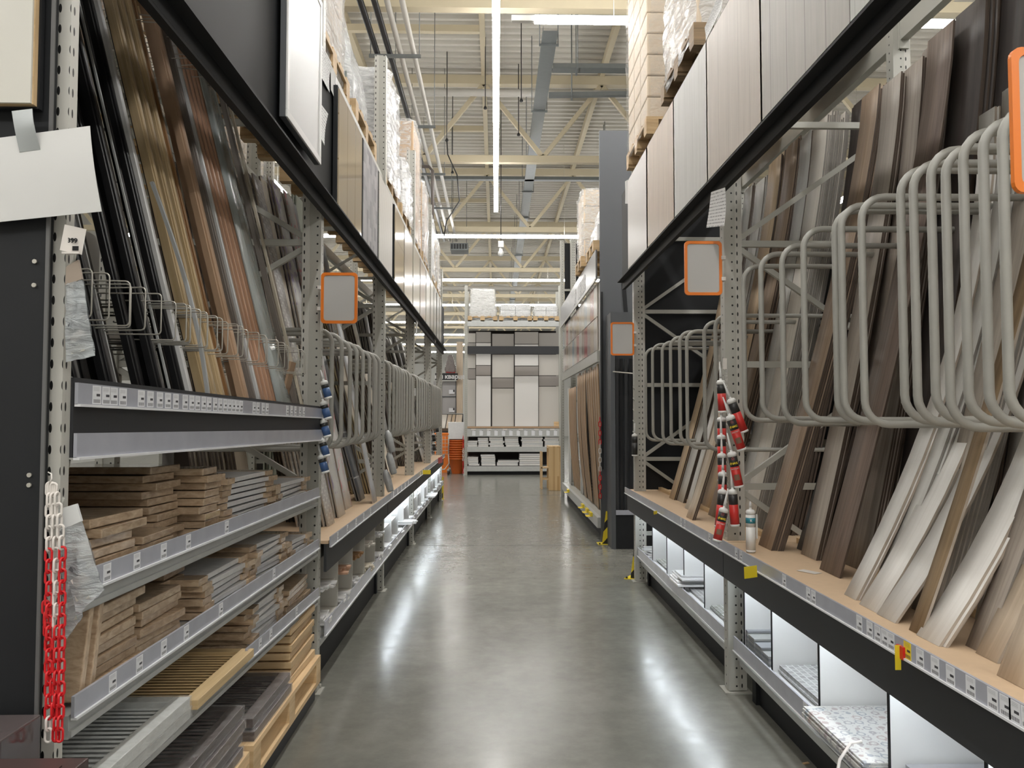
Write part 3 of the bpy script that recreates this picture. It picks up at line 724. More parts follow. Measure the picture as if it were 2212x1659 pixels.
# left ledge: wall panels
P = {
 'tile': brick('print_small_tiles', (.62, .60, .58), (.50, .47, .47), (.74, .73, .70), 1, .05, .05, .006),
 'lilac': blotch('print_lilac', (.66, .65, .62), (.40, .34, .48), 7), 'pink': blotch('print_pink', (.68, .66, .64), (.74, .34, .38), 9, lo=.56, hi=.6),
 'slate': brick('print_slate', (.10, .105, .115), (.13, .135, .14), (.50, .50, .50), 1, .4, .35, .006), 'concrete': blotch('print_concrete', (.52, .53, .54), (.42, .43, .45), 3, lo=.4, hi=.7),
 'grey': paint('panel_grey', (.20, .205, .205), .5, 0, .15, 5), 'green': paint('panel_pale_green', (.47, .50, .43), .4, 0, .1, 30), 'brownish': paint('panel_brown_grey', (.145, .13, .12), .55, 0, .15, 8),
 'creamp': wood('panel_cream', (.58, .52, .42), (.70, .64, .55)), 'whitep': paint('panel_white', (.66, .66, .64), .35, 0, .05, 5), 'gold': paint('panel_edge_gold', (.50, .40, .22), .5),
 'lgrey': paint('panel_light_grey', (.36, .365, .36), .45, 0, .12, 5),
}
def lb(y, w_, xb, xt, zt, n, m, cm, lab, th=.010, dx=.024, p=1.0, skew=0):
    if n > 2: n = n + 6
    stack(-1, y, w_, xb, xt, zt, n, th, P[m], cm, lab, 'panel stacked behind the ' + lab.replace(', ', ' '), 'panels behind the ' + lab, p, skew, .839, 'decor_panel', dx, 'wall panel')
for a in (
    (4.86, .22, 1.48, 1.86, 3.1, 6, 'creamp', core, 'cream panel in the deep pile right behind the near drilled frame'),
    (5.24, .20, 1.08, 1.60, 3.15, 3, 'tile', corel, 'white panel printed with small tiles, nearest on the left ledge'),
    (5.45, .16, 1.14, 1.62, 3.2, 6, 'creamp', core, 'cream panel in the tight pile before the lilac one'),
    (5.70, .24, 1.10, 1.60, 3.24, 6, 'lilac', corel, 'white panel printed with lilac sprigs'),
    (5.95, .18, 1.26, 1.66, 3.3, 6, 'grey', coreg, 'plain mid grey panel before the pink blossom one'),
    (6.18, .26, 1.14, 1.64, 3.3, 4, 'pink', corel, 'white panel with a pink blossom print'),
    (6.42, .18, 1.20, 1.66, 3.3, 5, 'lgrey', coreg, 'light grey panel right of the pink blossom one'),
    (6.60, .20, 1.00, 1.46, 3.0, 1, 'concrete', corel, 'pale concrete look panel leaning forward'),
    (6.80, .26, 1.14, 1.56, 2.3, 2, 'slate', coreg, 'dark slate look panel with pale joints'),
    (6.84, .20, 1.44, 1.70, 3.0, 2, 'whitep', corel, 'tall white panel behind the dark slate one'),
    (7.00, .06, 1.16, 1.50, 2.6, 2, 'brownish', core, 'narrow brown grey panel at the second drilled post'),
    (7.42, .24, 1.12, 1.62, 2.6, 3, 'creamp', P['gold'], 'cream panel first past the second drilled post'),
    (7.75, .26, 1.18, 1.66, 2.7, 6, 'creamp', P['gold'], 'cream panel in the thick middle pile'),
    (8.15, .28, 1.28, 1.68, 2.8, 5, 'creamp', P['gold'], 'pale wood look panel past the thick middle pile'),
    (8.60, .30, 1.40, 1.75, 3.0, 4, 'brownish', core, 'brown grey panel deep in the third left bay'),
    (9.15, .30, 1.2, 1.72, 2.9, 4, 'creamp', core, 'cream panel last before the third drilled post'),
    (10.1, .30, 1.3, 1.7, 3.0, 5, 'lgrey', coreg, 'light grey panel in the fourth left bay'),
    (10.8, .30, 1.35, 1.7, 3.0, 5, 'brownish', core, 'brown grey panel in the fourth left bay'),
    (11.5, .30, 1.25, 1.7, 2.8, 4, 'creamp', core, 'cream panel in the fourth left bay'),
    (12.6, .30, 1.15, 1.7, 2.8, 4, 'whitep', coreg, 'white panel leaning out in the last left bay'),
    (13.3, .34, 1.2, 1.7, 2.9, 4, 'lgrey', coreg, 'light grey panel in the last left bay'),
    (14.1, .34, 1.15, 1.7, 2.9, 4, 'whitep', coreg, 'white panel at the end of the last left bay')):
    lb(*a)
# two planks thrown across in the third left bay
for k, (y, dy) in enumerate(((7.9, 1.1), (8.3, .9))):
    o = MB().bar((-2.0, y, 1.3), (-1.9, y + dy, 3.0), .20, .012, (1, 0, 0)).build('decor_panel', P['brownish']); tag(o, 'dark panel leaning slantwise deep in the third left bay, %s one' % ('nearer', 'farther')[k], 'wall panel')
# upright pale green sheets
for k in range(15):
    x = -1.72 - .0165 * k
    o = MB().box(x - .011, x, 6.72 + random.uniform(-.03, .03), 7.0, .839, 3.46 + random.uniform(-.02, .02)).build('decor_panel', P['green'])
    tag(o, 'pale green panel standing upright in the row seen through the near frame', 'wall panel', 'upright pale green panels')
for k in range(9):
    x = -1.98 - .02 * k
    o = MB().box(x - .012, x, 4.9 + .03 * k, 5.3 + .03 * k, .839, 3.1 - .02 * k).build('decor_panel', P['brownish'])
    tag(o, 'dark grey panel in the row seen past the near frame', 'wall panel', 'dark panels behind the near frame')

# ------------------------------------------------------------------ nearest left bay: trims behind the fascia
T = {
 'black': paint('trim_black', (.012, .012, .013), .35), 'char': paint('trim_charcoal', (.035, .036, .038), .4), 'white': paint('trim_white', (.66, .66, .66), .35), 'grey': paint('trim_grey', (.40, .41, .41), .4),
 'sand': wood('trim_sand', (.46, .34, .18), (.58, .45, .28), .5), 'orange': wood('trim_orange_brown', (.24, .12, .045), (.33, .18, .07), .45), 'mdfb': paint('trim_bare_mdf', (.46, .31, .20), .65, 0, .05, 20),
 'taupe': paint('trim_taupe', (.19, .165, .145), .5, 0, .08, 8), 'salmon': wood('trim_salmon', (.47, .27, .17), (.58, .36, .24), .5), 'cream': paint('trim_cream', (.62, .56, .45), .5, 0, .06, 12), 'brown': paint('trim_brown', (.12, .075, .045), .5),
}
def trimX(z, k=0): return -(1.045 + k) - .25 * (z - 1.5)
def trim(y, w_, m, lab, k=0, th=.018, zt=3.85, zb=1.47, grp=None, dy=0, name='trim_moulding', cat='moulding', bow=0, prof=True):
    mb = MB(); rows = []
    for i in range(11):
        t = i / 10; z = zb + (zt - zb) * t; x = trimX(z, k) + bow * math.sin(math.pi * t); rows.append(((x, y - w_ / 2 + dy * t, z), (x, y + w_ / 2 + dy * t, z)))
    mb.strip(rows, th)
    if prof and w_ > .03:
        rows2 = [((a[0] + .006, a[1] + w_ * .2, a[2]), (b_[0] + .006, b_[1] - w_ * .2, b_[2])) for a, b_ in rows]; mb.strip(rows2, .0065)
    o = mb.build(name, m if not isinstance(m, str) else T[m]); tag(o, lab, cat, grp); return o
yy = 2.02; bl = []
for i in range(14):
    w_ = (.05, .07, .04, .06, .03, .065, .045)[i % 7]; k = (.0, .05, .12, .02, .08, .16, .03)[i % 7]
    yy += w_ / 2; trim(yy, w_, 'char' if i % 4 == 1 else 'black', 'black trim in the dark row behind the black fascia', k, th=.02, grp='black trims of the nearest left bay'); yy += w_ / 2 + .022
for i in range(8): trim(2.06 + .13 * i, .10, 'black', 'wide black trim far back in the nearest left bay', .34, grp='wide black trims at the back')
trim(2.33, .012, 'grey', 'thin grey edged strip between the black trims, nearer one', .03, .006); trim(2.66, .010, 'grey', 'thin grey edged strip between the black trims, farther one', .01, .006)
def ypx(px): return at(px, 801, X=-1.095).y
trim(ypx(404) , .030, 'white', 'white trim at the edge of the black ones', -.0)
trim(ypx(412) , .016, 'grey', 'thin light grey trim bent beside the white one', -.03, .012, 2.4, bow=.04)
trim(ypx(424), .03, 'brown', 'brown trim in the gap right of the white one', .07)
for i, p in enumerate((438, 455, 472)): trim(ypx(p), .045, 'sand', 'sand coloured wood look trim, %s of three' % ORD[i], .0, .03)
trim(ypx(488), .04, 'orange', 'orange brown trim right of the sand coloured ones', .01, .03)
trim(ypx(513), .075, 'mdfb', 'wide bare mdf trim, nearer of two', -.02, .024); trim(ypx(528), .05, 'mdfb', 'bare mdf trim, farther of two', .03, .03)
trim(ypx(541), .05, 'taupe', 'taupe trim between the bare mdf and the white one', 0, .03)
trim(ypx(554), .028, 'white', 'narrow white trim right of the taupe one', 0, .02); 
for i, p in enumerate((563, 572, 581, 589)): trim(ypx(p), .026, 'salmon', 'salmon wood look trim, %s of four' % ORD[i], .0, .024)
glassy = film('translucent_sheet', (.52, .57, .56), (.65, .9), 2.5, .15, (1, 1, .3))
for i in range(3): trim(ypx(600 + 11 * i), .20, glassy, 'translucent grey green corner sheet beside the salmon trims', -.01 + .02 * i, .006, 4.2, grp='translucent corner sheets', prof=False, name='corner_sheet', cat='sheet')
trim(4.36, .04, 'taupe', 'taupe trim last before the drilled frame', .02, .02, 4.2); trim(4.41, .03, 'cream', 'cream strip beside the last taupe trim', .0, .012, 4.2)
for i in range(7):
    o = MB().bar((-1.06 - .03 * i, 4.05 + .045 * i, 1.5), (-1.33 - .05 * i, 4.34 - .03 * (i % 3), 2.25 + .13 * (i % 4)), .03, .008, (1, 0, 0)).build('trim_moulding', T[('cream', 'white')[i % 3 == 1]])
    tag(o, 'short cream or white offcut strip crossing the others at the near drilled frame', 'moulding', 'short strips by the near drilled frame')
o = MB().cbox((-1.14, 4.28, 1.66), (.012, .10, .38), 0, 0, R(12)).build('trim_moulding', T['mdfb']); tag(o, 'short broad ochre offcut among the cream strips', 'moulding')
# wire dividers
def wire_loop(h, depth):
    r = .012; P_ = [(-depth, 0, h)]
    for cx, cz, a0 in ((-r, h - r, 90), (-r, r, 0)):
        for k in range(4): a = R(a0 - 30 * k); P_.append((cx + r * math.cos(a), 0, cz + r * math.sin(a)))
    P_.append((-depth, 0, 0)); return MB().tube(P_, .0024, 8).build('wire_divider', wirem, origin=(0, 0, 0))
src = None
for i, p in enumerate((205, 228, 273, 289, 307, 342, 386, 397, 406, 418, 428, 443, 455, 465, 476, 498, 510, 521, 541, 556, 571, 583, 598, 612, 628, 642, 653, 664)):
    o = src.copy() if src else wire_loop(.125, .45)
    if src: COL.objects.link(o)
    src = src or o; y = at(p, 700, X=-1.03).y; o.location = (-1.03 + (.008 if i % 3 else -.01), y, 1.775 + .012 * (4.5 - y)); o.rotation_euler.z = R((-6, 3, 8, -3)[i % 4])
    tag(o, 'small bent wire divider standing between the trims', 'wire divider', 'lower wire dividers')
src = None
for i, p in enumerate((464, 496, 505, 530, 546, 553, 561, 568, 588)):
    o = src.copy() if src else wire_loop(.10, .75)
    if src: COL.objects.link(o)
    src = src or o; y = at(p, 140, X=-1.12).y; o.location = (-1.12, y, 3.16 + .03 * (i % 3)); o.rotation_euler.z = R((-10, 6, 14, -5)[i % 4])
    tag(o, 'dark wire divider overhead under the storage beams', 'wire divider', 'upper wire dividers')
tag(MB().box(-1.60, -1.57, 2.1, 4.45, 1.86, 1.90).build('divider_rail', steel), 'thin cream rail the lower wire dividers hook onto', 'rail')
tag(MB().box(-1.90, -1.87, 2.1, 4.45, 3.2, 3.24).build('divider_rail', steel), 'thin cream rail the upper wire dividers hook onto', 'rail')

# ------------------------------------------------------------------ nearest left bay: shelves
def sl(p0, p1, X): return at(p0[0], p0[1], X=X), at(p1[0], p1[1], X=X)
def slab(a, b_, x0, x1, z_off0, z_off1):
    """box between x0 and x1 following the line a->b (both on the aisle face)"""
    m = MB(); P_ = []
    for c in (a, b_):
        for x in (x0, x1):
            for z in (z_off0, z_off1): P_.append(Vector((x, c.y, c.z + z)))
    m.v = P_
    L = (b_ - a).length; dx = abs(x1 - x0); dz = abs(z_off1 - z_off0)
    for idx, (u, v) in (((0, 1, 3, 2), (dx, dz)), ((4, 6, 7, 5), (dx, dz)), ((0, 4, 5, 1), (L, dz)), ((2, 3, 7, 6), (L, dz)), ((0, 2, 6, 4), (L, dx)), ((1, 5, 7, 3), (L, dx))):
        m.face(idx, [(0, 0), (u, 0), (u, v), (0, v)])
    return m
def slope_rail(parent, a, b_, x, z0, h, ys):
    r = slab(a, b_, x - .004, x + .004, z0, z0 + h).build('price_rail', stripm, parent)
    slab(a, b_, x - .004, x + .010, z0 - .005, z0 + .001).build('rail_edge', stripe_edge, r)
    for y in ys:
        t = (y - a.y) / (b_.y - a.y); z = a.z + (b_.z - a.z) * t + z0
        cards(r, x, 0, 1, z + .003, h - .006, -1, [y], wd=.04)
def gshelf(p0, p1, hb, lab, ys, ystrip=None, X=-1.0):
    a, b_ = sl(p0, p1, X); t = empty('goods_shelf', (X, (a.y + b_.y) / 2, a.z - .1))
    slab(a, b_, X - .04, X - .004, -hb, -.045).build('beam', galv, t)
    slab(a, b_, X - .0039, X + .004, -hb + .005, -hb + .02).build('beam_flange', galv, t)
    slab(a, b_, X - 1.2, X - .041, -.062, -.05).build('shelf_board', galv, t)
    slab(a, b_, X - 1.2, X - 1.16, -hb, -.063).build('beam', galv, t)
    if ystrip: a2 = a.lerp(b_, (ystrip - a.y) / (b_.y - a.y))
    else: a2 = a
    slope_rail(t, a2, b_, X + .006, -.05, .05, ys)
    tag(t, lab, 'shelf'); return a, b_
def yat(px, X=-1.0): return at(px, 1000, X=X).y
A = gshelf((152, 1240), (686, 1053), .105, 'upper galvanised shelf of the nearest left bay, holding brown packs', [yat(p) for p in (228, 292, 350, 403, 486)])
B = gshelf((152, 1505), (686, 1164), .10, 'middle galvanised shelf of the nearest left bay, holding brown and white packs', [yat(p) for p in (245, 302, 354, 402, 476, 590)])
Cs = gshelf((152, 1718), (686, 1269), .10, 'lower galvanised shelf of the nearest left bay, holding louvre doors', [yat(p) for p in (562, 585, 640)], 3.2)
def fasc():
    X = -.965
    a, b_ = sl((160, 815), (701, 879), X); a2, b2 = sl((165, 988), (701, 945), X)
    t = empty('fascia_shelf', (X, 3.1, 1.43)); h = a.z - a2.z
    slab(a, b_, X - .015, X, -h, 0).build('fascia', fasciam, t)
    slab(a, b_, X - .30, X - .016, -h + .06, -h + .075).build('shelf_board', blackm, t)
    ws = [(588, .5), (650, .5), (700, .5), (760, .5), (880, 1), (940, 1), (1002, 1), (1055, 1), (1107, 1), (1168, 1), (1212, 1), (1250, 1), (1290, 1), (1325, 1), (1365, 1), (1398, 1), (1430, 1), (1458, 1), (1485, 1), (1510, 1), (1535, 1), (1620, 1), (1645, 1), (1680, 1), (1705, 1), (1838, 1), (1865, 1), (1890, 1), (1920, 1), (1945, 1)]
    slope_rail(t, a, b_, X + .006, -.062, .050, [yat(q / 2.99, X) for q, _ in ws])
    slope_rail(t, a, b_, X + .006, -h, .056, [])
    for x_ in (X - .05, X - .3):
        pass
    tag(t, 'black fascia shelf with two grey label strips in front of the trims', 'shelf')
fasc()
def za(sh, y): a, b_ = sh; return a.z + (b_.z - a.z) * (y - a.y) / (b_.y - a.y) - .0495
def pack(y0, y1, x, d, z, t, kind, ry=0, rz=0, tiltx=0):
    c = Vector((x - d / 2, (y0 + y1) / 2, z + t / 2)); g = random.uniform(-.02, .02)
    if kind == 'kraft':
        m = MB(); m.cbox(c, (d, y1 - y0, t), rz, tiltx, ry); o = m.build('board_pack', kraftg, bevel=.003); return o
    T_ = empty('board_pack', (c.x, c.y, z)); M = None
    MB().cbox(c, (d - .02, y1 - y0 - .04, t * .82), rz, tiltx, ry).build('boards', whiteg, T_, bevel=.002)
    for e in (-1, 1):
        off = Matrix.Rotation(rz, 3, 'Z') @ Vector((0, e * ((y1 - y0) / 2 - .045), 0))
        MB().cbox(c + off + Vector((.0, 0, math.tan(tiltx) * off.y)), (d, .09, t), rz, tiltx, ry).build('carton_end', kraftg, T_)
    return T_
def pile(sh, y0, y1, n, t, kind, where, x=-1.01, d=.55, jit=.016, z0=None, cat='board pack'):
    z = z0 if z0 is not None else za(sh, max(y0, y1)) + .006
    z = max(z, za(sh, y0) + .001) if z0 is None else z
    s_ = -.0106
    for k in range(n):
        dy = random.uniform(-jit, jit) * 2; o = pack(y0 + dy, y1 + dy, x + random.uniform(-jit * 1.6, 0), d, z, t, kind, 0, R(random.uniform(-3.2, 3.2)), s_)
        top = k == n - 1
        if top: tag(o, 'topmost pack of the ' + where, cat)
        else: tag(o, 'pack under the top of the ' + where, cat, where)
        z += t + .002
    return z
# upper shelf
pile(A, 2.02, 2.30, 6, .024, 'kraft', 'nearest brown pile on the upper left shelf'); pile(A, 2.32, 2.56, 3, .022, 'kraft', 'low brown pile at the front of the upper left shelf', -1.01)
pile(A, 2.34, 2.58, 9, .024, 'kraft', 'back brown pile on the upper left shelf', -1.60, .45)
pile(A, 2.58, 2.80, 10, .024, 'kraft', 'tall brown pile in two columns on the upper left shelf', -1.10, .5); 
pile(A, 2.82, 2.98, 9, .025, 'kraft', 'third brown pile on the upper left shelf', -1.015)
pile(A, 3.02, 3.66, 8, .022, 'white', 'pile of white packs with brown ends on the upper left shelf')
pile(A, 3.70, 4.36, 5, .022, 'white', 'flat pile of white packs at the post end of the upper left shelf')
# middle shelf
pile(B, 2.06, 2.36, 9, .024, 'kraft', 'nearest brown pile on the middle left shelf', -1.03)
pile(B, 2.38, 2.68, 6, .024, 'kraft', 'second brown pile on the middle left shelf', -1.04)
pile(B, 2.40, 2.66, 10, .024, 'kraft', 'tall brown pile at the back of the middle left shelf', -1.62, .45)
pile(B, 2.72, 2.92, 8, .023, 'kraft', 'brown pile beside the white packs on the middle left shelf', -1.12, .5)
pile(B, 2.80, 3.36, 6, .023, 'white', 'white shrink wrapped pile in the middle of the middle left shelf')
pile(B, 3.40, 3.92, 7, .022, 'white', 'second white pile on the middle left shelf'); pile(B, 3.96, 4.40, 4, .024, 'white', 'last white pile on the middle left shelf, by the drilled post')
for i in range(2):
    o = MB().cbox((-1.16, 2.0 + .05 * i, za(B, 2.0) + .155), (.30, .022, .29), 0, R(-12)).build('board_pack', kraftg, bevel=.003); tag(o, 'brown pack standing on edge at the near end of the middle left shelf, %s' % ('nearer', 'farther')[i], 'board pack')
# lower shelf
pile(Cs, 3.34, 3.86, 7, .023, 'white', 'pile of brown capped packs on the lower left shelf'); pile(Cs, 3.92, 4.38, 5, .024, 'kraft', 'last brown pile on the lower left shelf, by the drilled post')
def louvre(y0, y1, x, d, z, t, m, name, lab, grp=None, wrap=False, tx=-.0106, ms=None):
    T_ = empty(name, ((x - d / 2), (y0 + y1) / 2, z)); c = T_.location; M = Matrix.Translation(Vector(c)) @ Matrix.Rotation(tx, 4, 'X')
    w_ = (y1 - y0) / 2; f = .05; m1 = MB()
    m1.box(d / 2 - f, d / 2, -w_, w_, 0, t, M); m1.box(-d / 2, -d / 2 + f, -w_, w_, 0, t, M)
    m1.box(-d / 2 + f, d / 2 - f, -w_, -w_ + f, 0, t, M); m1.box(-d / 2 + f, d / 2 - f, w_ - f, w_, 0, t, M); m1.build('door_frame', m, T_, bevel=.002)
    m2 = MB(); m2.box(-d / 2 + f, d / 2 - f, -w_ + f, w_ - f, t * .12, t * .22, M); n = int((y1 - y0 - 2 * f) / .031)  # thin backing sheet added under the slats so their gaps look light
    for k in range(n):
        yy_ = -w_ + f + .016 + k * .031
        m2.box(-d / 2 + f, d / 2 - f, -.019, .019, -.003, .003, M @ Matrix.Translation((0, yy_, t * .62)) @ Matrix.Rotation(R(-24), 4, 'X'))
    m2.build('slats_and_backing', ms or m, T_)
    if wrap: MB().box(-d / 2 - .003, d / 2 + .004, -w_ - .003, w_ + .003, -.001, t + .003, M).build('shrink_film', clearf, T_)
    tag(T_, lab, 'louvre door', grp); return T_
lw = paint('louvre_white', (.66, .68, .66), .35); lp_ = wood('louvre_pine', (.56, .40, .20), (.70, .53, .30), .5); ld = wood('louvre_dark', (.05, .035, .032), (.10, .07, .062), .35)
zc = za(Cs, 2.05)
louvre(2.04, 2.62, -.99, .55, zc - .03, .034, lw, 'louvre_door', 'lower of the two white louvre doors on the lower left shelf', None, True)
louvre(2.02, 2.60, -.985, .55, zc + .008, .036, lw, 'louvre_door', 'top white louvre door on the lower left shelf', None, True)
louvre(2.64, 3.24, -.975, .50, za(Cs, 2.95) + .004, .032, lp_, 'louvre_door', 'bare pine louvre door jutting over the edge of the lower left shelf')
# pallet on the floor with dark louvre doors and pine bundles
def plinth():
    t = empty('pallet_plinth', (-1.5, 3.2, 0)); MB().box(-2.1, -1.0, 1.9, 4.4, 0.0, .045).build('plinth', blackm, t)
    MB().box(-1.005, -.99, 1.9, 4.4, .001, .06).build('kick_strip', fasciam, t); tag(t, 'low black plinth under the floor pallet of the nearest left bay', 'plinth')
plinth()
def pallet(x0, y0, lx, ly, z, lab, mat=None, detail=True, grp=None, axis='y'):
    """boards run along `axis`"""
    mat = mat or palletw; t = empty('wooden_pallet', (x0 + lx / 2, y0 + ly / 2, z))
    H = .144; nb = 5; a = (ly if axis == 'x' else lx)
    w_ = .12 if a > .9 else .1; gap = (a - nb * w_) / (nb - 1)
    if detail:
        for k in range(nb):
            o = k * (w_ + gap)
            if axis == 'y': MB().box(x0 + o, x0 + o + w_, y0, y0 + ly, z + .122, z + H).build('deck_board', mat, t)
            else: MB().box(x0, x0 + lx, y0 + o, y0 + o + w_, z + .122, z + H).build('deck_board', mat, t)
        for k in range(3):
            f = k / 2
            if axis == 'y':
                yy_ = y0 + f * (ly - .1); MB().box(x0, x0 + lx, yy_, yy_ + .1, z + .1, z + .1215).build('stringer', mat, t); 
                for j in range(3): xx = x0 + j / 2 * (lx - .12); MB().box(xx, xx + .12, yy_, yy_ + .1, z + .0225, z + .0995).build('block', mat, t)
                xx = x0 + f * (lx - .1); MB().box(xx, xx + .1, y0, y0 + ly, z, z + .022).build('bottom_board', mat, t)
            else:
                xx = x0 + f * (lx - .1); MB().box(xx, xx + .1, y0, y0 + ly, z + .1, z + .1215).build('stringer', mat, t)
                for j in range(3): yy_ = y0 + j / 2 * (ly - .12); MB().box(xx, xx + .1, yy_, yy_ + .12, z + .0225, z + .0995).build('block', mat, t)
                yy_ = y0 + f * (ly - .1); MB().box(x0, x0 + lx, yy_, yy_ + .1, z, z + .022).build('bottom_board', mat, t)
    else:
        MB().box(x0, x0 + lx, y0, y0 + ly, z + .115, z + H).build('deck_board', mat, t)
        for j in range(3):
            if axis == 'x': MB().box(x0, x0 + lx, y0 + j / 2 * (ly - .12), y0 + j / 2 * (ly - .12) + .12, z, z + .1145).build('block', mat, t)
            else: MB().box(x0 + j / 2 * (lx - .12), x0 + j / 2 * (lx - .12) + .12, y0, y0 + ly, z, z + .1145).build('block', mat, t)
    tag(t, lab, 'pallet', grp); return t
pallet(-1.76, 1.95, .80, 1.2, .10, 'pine pallet on the floor at the near left, under dark louvre doors', pine); pallet(-1.76, 3.2, .80, 1.2, .10, 'second pine pallet on the floor at the left, by the drilled post', pine)
for k in range(4):
    for (y_, l) in ((2.0, 'nearest'), (3.24, 'farther')):
        if l == 'farther' and k > 1: continue
        tag_ = 'dark brown louvre door in film, %s of the %s stack on the floor pallet' % ('top' if k == (3 if l == 'nearest' else 1) else 'lower one', l)
        louvre(y_ + (.52 if l == 'nearest' else 0) + .01 * k, y_ + (1.1 if l == 'nearest' else .58) + .01 * k, -.97 - .01 * (k % 2), .5, .246 + .048 * k, .036, ld, 'louvre_door', tag_, 'dark doors of the %s stack' % l if 'lower' in tag_ else None, True, 0)
for k in range(7):
    y_ = 3.88; o = MB().cbox((-1.22 - .01 * (k % 2), 4.13, .266 + .04 * k), (.46, .50, .032), R(random.uniform(-2, 2))).build('pine_bundle', pine, bevel=.002)
    tag(o, 'pine board in the bundle on the floor pallet beside the drilled post' if k < 6 else 'top pine board of the bundle beside the drilled post', 'board', 'pine boards of the bundle' if k < 6 else None)
# ------------------------------------------------------------------ sample boards on the header bands
def wallboard(side, x, y0, y1, z0, z1, mat, lab, frame_m=None, th=.018, name='sample_board', wframe=False, cat='sample board'):
    t = empty(name, (side * x, (y0 + y1) / 2, z0)); f = frame_m or blackm; e = .015 if not wframe else .035
    a, b_ = side * (x + .006), side * (x + .032)
    MB().box(a, b_, y0, y1, z0, z1).build('backing_frame', f, t, bevel=.002)
    if wframe:
        fr = MB(); a2, b2 = side * (x - .004), side * (x + .0055)
        fr.box(a2, b2, y0, y1, z0, z0 + e); fr.box(a2, b2, y0, y1, z1 - e, z1); fr.box(a2, b2, y0, y0 + e, z0 + e, z1 - e); fr.box(a2, b2, y1 - e, y1, z0 + e, z1 - e); fr.build('moulding', white, t, bevel=.002)
    MB().box(side * x, side * (x + .0055), y0 + e, y1 - e, z0 + e, z1 - e).build('sample_panel', mat, t)
    tag(t, lab, cat); return t
def mat_lines(name, c, lc, pitch, diag=0, rough=.3, w_=.03, grain=0):
    q = NT(name); b = q.b; uv = q.n('ShaderNodeUVMap'); sp = q.n('ShaderNodeSeparateXYZ'); q.l(uv, 0, sp, 0)
    a = q.n('ShaderNodeMath', operation='MULTIPLY_ADD'); a.inputs[1].default_value = diag; q.l(sp, 1, a, 0); q.l(sp, 0, a, 2)
    d = q.n('ShaderNodeMath', operation='DIVIDE'); d.inputs[1].default_value = pitch; q.l(a, 0, d, 0); f = q.n('ShaderNodeMath', operation='FRACT'); q.l(d, 0, f, 0)
    g = q.n('ShaderNodeMath', operation='LESS_THAN'); g.inputs[1].default_value = w_; q.l(f, 0, g, 0)
    mx = q.n('ShaderNodeMix', data_type='RGBA'); mx.inputs[7].default_value = c4(lc)
    if grain:
        mp = q.n('ShaderNodeMapping'); mp.inputs['Scale'].default_value = (40, 2.0, 1); q.l(uv, 0, mp, 0)
        no = q.n('ShaderNodeTexNoise', Scale=1.0, Detail=6.0, Roughness=.65); q.l(mp, 0, no, 'Vector'); rp = q.n('ShaderNodeValToRGB')
        rp.color_ramp.elements[0].position = .35; rp.color_ramp.elements[1].position = .65; rp.color_ramp.elements[0].color = c4([v * (1 - grain) for v in c]); rp.color_ramp.elements[1].color = c4([v * (1 + grain * .5) for v in c])
        q.l(no, 'Fac', rp, 0); q.t.links.new(rp.outputs[0], mx.inputs[6])
    else: mx.inputs[6].default_value = c4(c)
    q.l(g, 0, mx, 0); q.t.links.new(mx.outputs[2], b.inputs['Base Color']); b.inputs['Roughness'].default_value = rough; return q.m
def yl(px, X): return at(px, 700, X=X).y
XL = .925
lz0, lz1 = 2.775, 3.50
for (a, b_, m, lab) in (
    (727, 780, mat_lines('beige_gloss', (.50, .41, .30), (.30, .23, .14), .27, 0, .06, .04), 'glossy beige marble sample board, first black framed one on the left band'),
    (782.5, 815, brick('grey_mosaic', (.42, .41, .42), (.22, .215, .225), (.33, .32, .33), 1, .1, .07, .0, .55), 'grey mosaic sample board, second black framed one on the left'),
    (817, 847, mat_lines('cream_diag', (.54, .51, .46), (.30, .28, .25), .14, .55, .45, .03), 'cream sample board with slanting joints, third black framed one on the left'),
    (852, 872, mat_lines('beige_gloss2', (.58, .47, .34), (.5, .4, .3), .4, 0, .08), 'glossy beige sample board, fourth on the left band'),
    (873, 891, mat_lines('cream_herring', (.62, .53, .44), (.50, .42, .34), .09, .6, .15), 'cream patterned sample board, fifth on the left band'),
    (892, 906.5, mat_lines('cream_flat', (.62, .56, .48), (.52, .46, .4), .2, 0, .15), 'plain cream sample board, sixth on the left band'),
    (907.5, 919.5, mat_lines('rose_flat', (.58, .49, .43), (.48, .4, .36), .2, 0, .15), 'rosy cream sample board, seventh on the left band'),
    (920.5, 929, mat_lines('cream_flat2', (.60, .55, .48), (.5, .45, .4), .3, 0, .2), 'cream sample board, eighth on the left band'),
    (930, 936.5, mat_lines('cream_flat3', (.56, .52, .46), (.5, .45, .4), .3, 0, .2), 'cream sample board, ninth on the left band'),
    (937.5, 942.5, mat_lines('cream_flat4', (.56, .54, .50), (.5, .45, .4), .3, 0, .2), 'pale sample board, tenth on the left band'),
    (944, 948.5, mat_lines('cream_flat5', (.60, .58, .54), (.5, .45, .4), .3, 0, .2), 'pale sample board, eleventh on the left band'),
    (949.5, 953.5, mat_lines('cream_flat6', (.60, .58, .54), (.5, .45, .4), .3, 0, .2), 'pale sample board at the far end of the left band')):
    wallboard(-1, XL, yl(a, -XL), yl(b_, -XL), lz0, lz1, m, lab)
ya, yb = at(617, 0, X=-XL).y, at(690, 165, X=-XL).y
wallboard(-1, XL - .01, ya, yb, 2.86, 3.72, paint('white_sample', (.58, .59, .59), .3), 'white framed sample board at the upper left, nearest on the left band', darkm, wframe=True)
XR = 1.195
